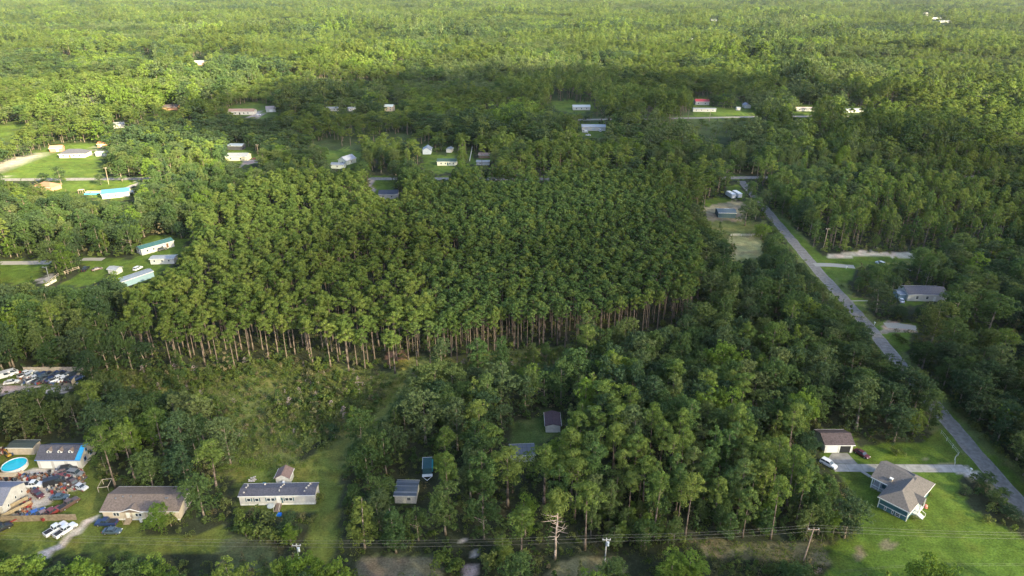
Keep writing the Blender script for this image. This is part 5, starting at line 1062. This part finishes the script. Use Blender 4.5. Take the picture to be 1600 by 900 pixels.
# ---- woods built as one object each: the mesh carries the tree shapes and one point per tree
def forest(name,label,cat,variants,pts,rz,sc,pick):
    """variants: list of lists of meshes; pts (n,3); sc (n,3)"""
    V=[];F=[];MI=[];VAR=[];mats=[]; o=0
    for k,ms in enumerate(variants):
        for me in ms:
            nv=len(me.vertices); co=np.empty(nv*3,np.float32); me.vertices.foreach_get('co',co); V.append(co.reshape(-1,3)); VAR.append(np.full(nv,k))
            m=me.materials[0]
            if m not in mats: mats.append(m)
            for p in me.polygons: F.append([v+o for v in p.vertices])
            MI+= [mats.index(m)]*len(me.polygons); o+=nv
    n=len(pts); V=np.concatenate(V+[np.asarray(pts,np.float32)]); VAR=np.concatenate(VAR+[np.full(n,-1)]).astype(np.int32)
    me=bpy.data.meshes.new(name); me.from_pydata(V.tolist() if False else [tuple(v) for v in V.tolist()],[],F)
    for m in mats: me.materials.append(m)
    me.polygons.foreach_set('material_index',MI)
    def at(nm,ty,arr,key):
        a=me.attributes.new(nm,ty,'POINT'); full=np.zeros((len(V),)+arr.shape[1:],arr.dtype); full[o:]=arr; a.data.foreach_set(key,full.ravel())
    a=me.attributes.new('variant','INT','POINT'); a.data.foreach_set('value',VAR)
    at('turn','FLOAT_VECTOR',np.stack([np.zeros(n),np.zeros(n),rz],1).astype(np.float32),'vector'); at('size','FLOAT_VECTOR',np.asarray(sc,np.float32),'vector'); at('pick','INT',np.asarray(pick,np.int32),'value')
    me.update(); ob=link(name,me); tag(ob,label,cat,None,'stuff')
    ng=bpy.data.node_groups.new(name,'GeometryNodeTree'); ng.interface.new_socket('Geometry',in_out='INPUT',socket_type='NodeSocketGeometry'); ng.interface.new_socket('Geometry',in_out='OUTPUT',socket_type='NodeSocketGeometry')
    N=ng.nodes; L=ng.links; gi=N.new('NodeGroupInput'); go=N.new('NodeGroupOutput')
    def attr(nm,ty): a=N.new('GeometryNodeInputNamedAttribute'); a.data_type=ty; a.inputs['Name'].default_value=nm; return a.outputs['Attribute']
    va=attr('variant','INT')
    def sep(k):
        c=N.new('FunctionNodeCompare'); c.data_type='INT'; c.operation='EQUAL'; L.new(va,c.inputs[2]); c.inputs[3].default_value=k
        s=N.new('GeometryNodeSeparateGeometry'); s.domain='POINT'; L.new(gi.outputs[0],s.inputs['Geometry']); L.new(c.outputs[0],s.inputs['Selection']); return s.outputs['Selection']
    j=N.new('GeometryNodeJoinGeometry')
    for k in range(len(variants)-1,-1,-1):
        ti=N.new('GeometryNodeGeometryToInstance'); L.new(sep(k),ti.inputs[0]); L.new(ti.outputs[0],j.inputs[0])
    ip=N.new('GeometryNodeInstanceOnPoints'); L.new(sep(-1),ip.inputs['Points']); L.new(j.outputs[0],ip.inputs['Instance']); ip.inputs['Pick Instance'].default_value=True
    L.new(attr('pick','INT'),ip.inputs['Instance Index']); L.new(attr('turn','FLOAT_VECTOR'),ip.inputs['Rotation']); L.new(attr('size','FLOAT_VECTOR'),ip.inputs['Scale'])
    L.new(ip.outputs[0],go.inputs[0]); md=ob.modifiers.new('trees','NODES'); md.node_group=ng; return ob
def forest_from(name,label,kinds,ts):
    off={};vs=[]
    for k in kinds:
        off[k]=len(vs); vs+=[[c,t] for c,t,_,_ in PR[k]]
    ts=[t for t in ts if t[2] in kinds]
    if not ts: return
    forest(name,label,'woodland',vs,[(t[0],t[1],0) for t in ts],np.array([t[6] for t in ts]),[(t[5],t[5],t[4]) for t in ts],[off[t[2]]+t[3] for t in ts])
forest_from('pine_wood','mass of pine trees filling the stands behind the front rows',['pine','full_pine','dense_pine','big_pine'],rest)
forest_from('broadleaf_wood','mass of broadleaf trees filling the woods between the houses',['oak_dark','oak_mid','oak_bright','oak_grey','spire'],rest)

# middle and far woods
def lod(kind,lv):
    out=[]
    for s in range(4):
        if lv==1:
            if kind=='pine': V,c=pine_crown(200+s,17,3.5,[.5,.58,.45,.55][s],28,26,.70); m=L_PINE
            elif kind=='oakm': V,c=oak_crown(210+s,14,4.9,.12,11,8,9,.75); m=[L_OAKM,L_OAKD,L_OAKM,L_OAKG][s]
            else: V,c=oak_crown(220+s,14,4.9,.12,11,8,9,.75); m=L_OAKB
            tk=trunk_mb(230+s,15 if kind=='pine' else 10,.2,None,0,n=4).mesh('trunk',BARK_P if kind=='pine' else BARK_O)
        else:
            if kind=='pine': V,c=pine_crown(240+s,17,4.2,.45,12,12,1.35); m=L_PINE
            elif kind=='oakm': V,c=oak_crown(250+s,14,6,.1,7,5,6,1.4); m=[L_OAKM,L_OAKD,L_OAKM,L_OAKG][s]
            else: V,c=oak_crown(260+s,14,6,.1,7,5,6,1.4); m=L_OAKB
            tk=None
        out.append([qmesh('crown',V,m)]+([tk] if tk else []))
    return out
def band(y0,y1,sfun,lv,name,label):
    rs2=np.random.RandomState(int(y0)); X=[];Y=[];S=[]; y=float(y0)
    while y<y1:
        s=sfun(y); hw=y*.82+60; x=np.arange(-hw,hw,s); X.append(x+rs2.uniform(-.45,.45,len(x))*s); Y.append(y+rs2.uniform(-.45,.45,len(x))*s); S.append(np.full(len(x),s)); y+=s
    X=np.concatenate(X);Y=np.concatenate(Y);S=np.concatenate(S); n=len(X)
    sp=np.sin(X*.011+1+1.5*np.sin(Y*.004))+np.sin(Y*.009+X*.004+2*np.sin(X*.003))+.9*np.sin(X*.03-Y*.023)+rs2.normal(0,.6,n)-.55
    kind=np.where(sp>-.5,0,np.where((np.sin(X*.02+Y*.013)+rs2.normal(0,.6,n))>.5,2,1))
    h=np.where(kind==0,rs2.uniform(13,19,n),rs2.uniform(8,20,n))*(1+.22*np.sin(X*.017+Y*.009+1.2)*np.sin(Y*.012-X*.006)); g=S/sfun(y0); sr=rs2.uniform(.75,1.45,n)*g**.8*np.where(kind==0,1.05,1.22)
    # gaps: cleared strips, and hollows where dark floor colour stands in for shade
    wx=X+45*np.sin(Y*.011)+25*np.sin(X*.02+Y*.017); wy=Y+40*np.sin(X*.009+1)+20*np.sin(Y*.023-X*.015); wx2=wx*.94+wy*.33; wy2=wy*.94-wx*.33
    pi_=np.floor(wx2/np.where(Y>1300,230,150)).astype(int); pj=np.floor(wy2/np.where(Y>1300,210,120)).astype(int); hsh=np.abs(np.sin(pi_*127.1+pj*311.7)*43758.5453)%1; hs2=np.abs(np.sin(pi_*269.5+pj*183.3)*24634.6345)%1
    mult=np.choose(np.clip((hsh*7).astype(int),0,6),[.62,.76,.88,1.,1.1,1.22,1.34])
    kind=np.where(hs2<.32,np.where(rs2.rand(n)<.9,0,1),np.where(hs2>.72,np.where(rs2.rand(n)<.8,1,kind),kind)); kind=np.where((mult<.5)&(rs2.rand(n)<.7),2,kind)
    h=h*mult; sr0=mult**.2
    gap=(np.sin(X*.013+2.1*np.sin(Y*.006))*np.sin(Y*.011+1.7*np.sin(X*.007)))>.82
    h=h*(1+.30*np.sin(X*.085+1.4*np.sin(Y*.03))*np.sin(Y*.07+1.7*np.sin(X*.04)+1))*(1+.15*np.sin(X*.21+2)*np.sin(Y*.19))
    sr=sr*sr0
    gap2=(np.sin(X*.052+1.9*np.sin(Y*.021+1)+.6)*np.sin(Y*.038+1.6*np.sin(X*.027)+2))>.80
    gap|=gap2
    keep=~(gap&(rs2.rand(n)<.85))&(rs2.rand(n)<np.where(kind==0,.97,.90))
    def cover_hit(h,sr,fs=((1,0),(.6,1),(.6,-1),(.3,0),(0.05,0))):
        tot=np.zeros(n,bool)
        for f,dx in fs:
            z=h*f-CAM_H; dd=Y*cT-z*sT; px=800+FPX*(X+dx*sr*3)/dd; py=450-FPX*(Y*sT+z*cT)/dd; ok=(px>=0)&(px<1600)&(py>=0)&(py<900)
            hit=np.zeros(n,bool); hit[ok]=clear[py[ok].astype(int),px[ok].astype(int)]; tot|=hit
        return tot
    for f in (.6,.5):
        a=cover_hit(h,sr); h=np.where(a,h*f,h); sr=np.where(a,sr*.8,sr)
    for f,dx in ((1,0),(.6,1),(.6,-1),(.3,0),(0.05,0)):
        z=h*f-CAM_H; dd=Y*cT-z*sT; px=800+FPX*(X+dx*sr*3)/dd; py=450-FPX*(Y*sT+z*cT)/dd; ok=(px>=0)&(px<1600)&(py>=0)&(py<900)
        hit=np.zeros(n,bool); hit[ok]=clear[py[ok].astype(int),px[ok].astype(int)]; keep&=~hit
    for fx,fy,L,W,_ in FOOT: keep&=~((np.abs(X-fx)<L/2+2)&(np.abs(Y-fy)<W/2+2.5))
    fr=np.abs(Y-np.interp(X,[60,115,227,293,420],[638,641,652,655,650]))<7; keep&=~(fr&(X>60)&(X<420))
    X,Y,kind,h,sr=X[keep],Y[keep],kind[keep],h[keep],sr[keep]; n=len(X); print(name,n)
    q=np.sin(X*.008+1.8*np.sin(Y*.005+.5))*np.sin(Y*.0075+1.2*np.sin(X*.006+2))+rs2.normal(0,.35,n); vr=rs2.randint(0,4,n); vr=np.where((kind==1)&(q>.35),1,np.where((kind==1)&(q<-.5),3,vr)); vr=np.where((kind==1)&(np.abs(q)<.3),rs2.randint(0,2,n)*2,vr); vs=lod('pine',lv)+lod('oakm',lv)+lod('oakb',lv); H0=np.where(kind==0,17.,14.)
    forest(name,label,'woodland',vs,np.stack([X,Y,np.zeros(n)],1),rs2.uniform(0,6.28,n),np.stack([sr,sr,h/H0],1),kind*4+vr)
band(NEAR,1300,lambda y:6.3+(y-NEAR)/500,1,'middle_woods','mixed forest canopy beyond the cross road to the sunny slopes')
band(1300,5200,lambda y:9.5+(y-1300)/300,2,'distant_forest','endless sunlit forest canopy reaching to the top of the photo')

# shrubs: thicket, wood edges, understorey
def shrubs():
    r=np.random.RandomState(31); vs=[]
    for s in range(4): V,c=shrub_crown(300+s,2.0,1.3,8,20,.36); vs.append([qmesh('bush',V,L_SHRUB)])
    for s in range(3): V,c=shrub_crown(310+s,2.4,1.2,7,20,.38); vs.append([qmesh('bush',V,L_OAKM)])
    V,c=shrub_crown(320,2.8,1.0,7,12,.22); vs.append([qmesh('bush',V,L_DRY)])
    for s in range(2): V,c=spire_crown(330+s,4.5,1.2,.05,16,14,.34); vs.append([qmesh('bush',V,[L_OAKM,L_SHRUB][s])])
    P=[];S=[];K=[]
    def add(x,y,s,k): P.append((x,y,0)); S.append((s*r.uniform(.8,1.3),s*r.uniform(.8,1.3),s*r.uniform(.7,1.3))); K.append(k)
    for x,y in cells(95,330,1.75,lambda y:y*.72+10):
        z,px,py=zone_at(x,y)
        if z!='thick' or in_foot(x,y,.8) or near_road(x,y,.5): continue
        g=math.sin(x*.13+y*.05)+math.sin(y*.17-x*.06)+r.normal(0,.7)
        if g<-.95: continue
        s=r.uniform(.45,1.05)*(1.0 if g<.8 else 1.5)
        if hits_clear(x,y,2*s,1.2*s,.1)>2: continue
        q=r.rand(); add(x,y,s,r.randint(4) if q<.62 else 4+r.randint(3) if q<.82 else 7 if q<.88 else 8+r.randint(2))
    for x,y in cells(95,430,3.6,lambda y:y*.8+20):
        z,px,py=zone_at(x,y)
        if z in('thick','clear') or in_foot(x,y,1.0) or near_road(x,y,1.0): continue
        if z in('plL','plR') and r.rand()<.55: continue
        s=r.uniform(.6,1.5)
        if hits_clear(x,y,2.2*s,1.3*s,.1)>0: continue
        add(x,y,s,r.randint(7) if r.rand()<.75 else 8+r.randint(2))
    n=len(P); print('shrubs',n)
    o=forest('undergrowth','tangled shrubs, saplings and weeds of the thicket and wood floor','undergrowth',vs,np.array(P),r.uniform(0,6.28,n),np.array(S),np.array(K))
    # tall weeds and rough grass
    vs=[]
    for s in range(4):
        rr=np.random.RandomState(400+s); C=rr.uniform(-1,1,(46,3))*np.array([.9,.9,.22])+np.array([0,0,.25]); Nn=rr.normal(size=(46,3))*np.array([1,1,.6]); vs.append([qmesh('weeds',quads(C,Nn,.42,rr,.35),[L_SHRUB,L_SHRUB,L_OAKB,L_SHRUB][s])])
    P=[];S=[];K=[]
    for x,y in cells(95,240,1.45,lambda y:y*.72+10):
        z,px,py=zone_at(x,y)
        if z=='thick' : pr=.9
        elif z=='clear': 
            pr=.10 if not(365<px<500 and 715<py<752) else .75
            if near_road(x,y,.6): pr=0
        else: pr=.25
        if in_foot(x,y,.3) or r.rand()>pr: continue
        if z=='clear' and (px<140 and py<812 or (1285<px<1345 and py<730)): continue
        s=r.uniform(.5,1.2)*(.55 if z=='clear' else 1); P.append((x,y,0)); S.append((s,s,s*(.45 if z=='clear' and pr<.2 else 1.1))); K.append(r.randint(4))
    n=len(P); print('weeds',n)
    forest('rough_grass','rough grass and weed tufts on the clearings','grass',vs,np.array(P),r.uniform(0,6.28,n),np.array(S),np.array(K))
shrubs()
# bushes one can count
BUSH=[(385,838,2.4,'large round bush below the left end of the long white mobile home'),(405,842,2.3,'second bush in the clump below the long white mobile home'),(430,848,2.4,'right-hand bush of the clump left of the pale pole'),(452,838,2.2,'bush clump just above the pale transformer pole'),(375,812,1.8,'light bush touching the mobile home front, left'),(395,805,1.4,'small light bush under the mobile home windows'),(418,822,2.2,'bush below the round garden table'),
 (470,812,1.1,'weedy bush right of the wooden ramp'),(488,815,1.1,'low weedy bush near the right end of the long white mobile home'),(498,782,1.3,'bush at the right end wall of the long white mobile home'),(1542,815,1.2,'small thin shrub on the right lawn'),(1405,806,.7,'bright plant at the teal house corner'),(1428,812,.8,'bright leafy plant by the white steps'),(1450,775,.8,'dark shrub against the right wall of the teal house'),(1442,788,.7,'small shrub beside the pink planter'),
 (1400,527,1.0,'small dark shrub, first of three on the verge'),(1406,532,1.1,'small dark shrub, second of three on the verge'),(1412,537,1.2,'small dark shrub, third of three on the verge'),(268,822,2.0,'bush right of the white trough'),(715,890,2.2,'dark bush left of the dirt track'),(765,888,2.2,'dark bush right of the dirt track'),(690,880,2.4,'big dark bush two left of the dirt track'),(1400,712,1.6,'light bush on the lawn above the driveway'),(100,283,1.5,'small bush near the brick house')]
for px,py,s,lb in BUSH:
    f,st,_,_=PR['bush'][rs.randint(5)]; x,y=G(px,py); o=thing('bush',lb,'bush',(x,y,0),rs.uniform(0,6),'garden and verge bushes'); o.scale=(s*.75,s*.75,s*.75); link('foliage',f,o); link('stem',st,o)
# pale pine with bare dead limbs by the wires
def dead_pine():
    x,y=G(867,874); t=thing('pine_tree','pine with pale bare limbs all down its trunk, above the wires','pine tree',(x,y,0)); rg=random.Random(6)
    m=MB(); m.path([(0,0,0),(.1,0,3),(.0,0,7),(.25,0,11),(.3,0,14)],[.30,.24,.2,.15,.09],8); part('trunk',m,BARK_D,t,True)
    for k in range(17):
        z=5.6+k*.46+rg.uniform(-.2,.2); a=rg.choice([rg.uniform(-.7,.7),rg.uniform(2.5,3.8)]) if k%4 else rg.uniform(0,6.28); l=rg.uniform(1.0,3.7)*(1 if k>2 else .6)
        m=MB(); ca,sa=math.cos(a),math.sin(a)*.8-.1; up=rg.uniform(.2,1.2); kx=rg.uniform(-.3,.3)
        m.path([(.15,0,z),(.15+ca*l*.35+kx*.3,sa*l*.35,z+up*.35),(.15+ca*l*.7,sa*l*.7+kx,z+up*.55),(.15+ca*l,sa*l+kx,z+up)],[.085,.065,.042,.02],5)
        if l>2: m.path([(.15+ca*l*.5,sa*l*.5,z+up*.42),(.15+ca*l*.75,sa*l*.75+.5,z+up*.9+.5)],[.04,.018],4)
        part('limb',m,BARK_D,t)
    V,c=pine_crown(500,17.8,4.1,.60,34,70,.42); V=V+np.array([.3,2.2,-.3]); link('crown',qmesh('crown',V,L_PINE),t)
dead_pine()

# ---------------------------------------------------------------- cloud that shades the middle of the land (high up, behind the camera)
def cloud():
    alt=650.; k=alt/math.tan(SUN_EL); ox=sv[0]/math.cos(SUN_EL)*k; oy=sv[1]/math.cos(SUN_EL)*k
    BL=[(30,760,340,175,1.6),(-60,650,300,190,1.25),(120,600,260,190,1.2),(60,430,330,260,.85),(230,420,260,220,.8),(110,240,260,190,.9),(-90,330,240,190,.62),(60,165,230,120,.85),(330,330,200,160,.7),(120,820,200,90,.8),(-125,165,120,90,.85),(-190,690,160,80,.55)]
    HOLE=[(104,122,50,26,.35),(-65,195,80,50,.40),(255,650,110,60,.9),(-300,420,140,200,.6)]
    g=np.arange(-560,620,14.); h=np.arange(20,1080,14.); X,Y=np.meshgrid(g,h); rg=np.random.RandomState(5)
    T=np.zeros_like(X)
    for cx,cy,rx,ry,a in BL:
        q=((X-cx)/rx)**2+((Y-cy)/ry)**2; T=np.maximum(T,a*np.clip(1-q,0,1)**.55)
    for cx,cy,rx,ry,a in HOLE:
        q=((X-cx)/rx)**2+((Y-cy)/ry)**2; T=T-a*np.clip(1-q,0,1)
    nz=np.zeros_like(X)
    for f,a in ((.011,.16),(.023,.12),(.05,.08)):
        p=rg.uniform(0,6,4); nz+=a*(np.sin(X*f+p[0]+1.5*np.sin(Y*f*.8+p[1]))*np.sin(Y*f*1.1+p[2]+1.3*np.sin(X*f*.9+p[3])))
    T=np.where(T>0,T+nz*np.clip(T*3,0,1),0); T=np.clip(T,0,1.9); T[0]=0;T[-1]=0;T[:,0]=0;T[:,-1]=0
    th=22.; up=T*th*.65+.02; dn=-T*th*.35-.02
    ny,nx=X.shape; i=np.arange(nx*ny).reshape(ny,nx); n=nx*ny
    v=np.concatenate([np.stack([X+ox,Y+oy,alt+up],-1).reshape(-1,3),np.stack([X+ox,Y+oy,alt+dn],-1).reshape(-1,3)])
    f=np.stack([i[:-1,:-1],i[:-1,1:],i[1:,1:],i[1:,:-1]],-1).reshape(-1,4); F=[tuple(a) for a in f.tolist()]+[tuple(reversed([b+n for b in a])) for a in f.tolist()]
    e=[i[0,:],i[-1,::-1],i[::-1,0],i[:,-1]]
    for a in e: a=a.tolist(); F+=[(a[q+1],a[q],a[q]+n,a[q+1]+n) for q in range(len(a)-1)]
    me=bpy.data.meshes.new('cloud'); me.from_pydata([tuple(a) for a in v.tolist()],[],F); me.update()
    m,t,o=newmat('cloud_vapour'); s=t.nodes.new('ShaderNodeVolumeScatter'); s.inputs['Density'].default_value=CLOUD_TAU*math.sin(SUN_EL)/th; s.inputs['Anisotropy'].default_value=.3; t.links.new(s.outputs[0],o.inputs['Volume']); me.materials.append(m)
    tag(link('cloud',me),'flat drifting cloud shading the middle of the forest','cloud',None,'stuff')
cloud()
# ---------------------------------------------------------------- haze
if HAZE>0:
    m=MB(); m.box(-5500,5500,-400,5600,-1,126); m_,t,o=newmat('haze_air'); s=t.nodes.new('ShaderNodeVolumePrincipled'); s.inputs['Density'].default_value=HAZE; s.inputs['Color'].default_value=(.86,.93,1,1); s.inputs['Anisotropy'].default_value=.3; t.links.new(s.outputs[0],o.inputs['Volume'])
    tag(part('haze',m,m_,None),'thin pale summer haze over the whole land','haze',None,'stuff')
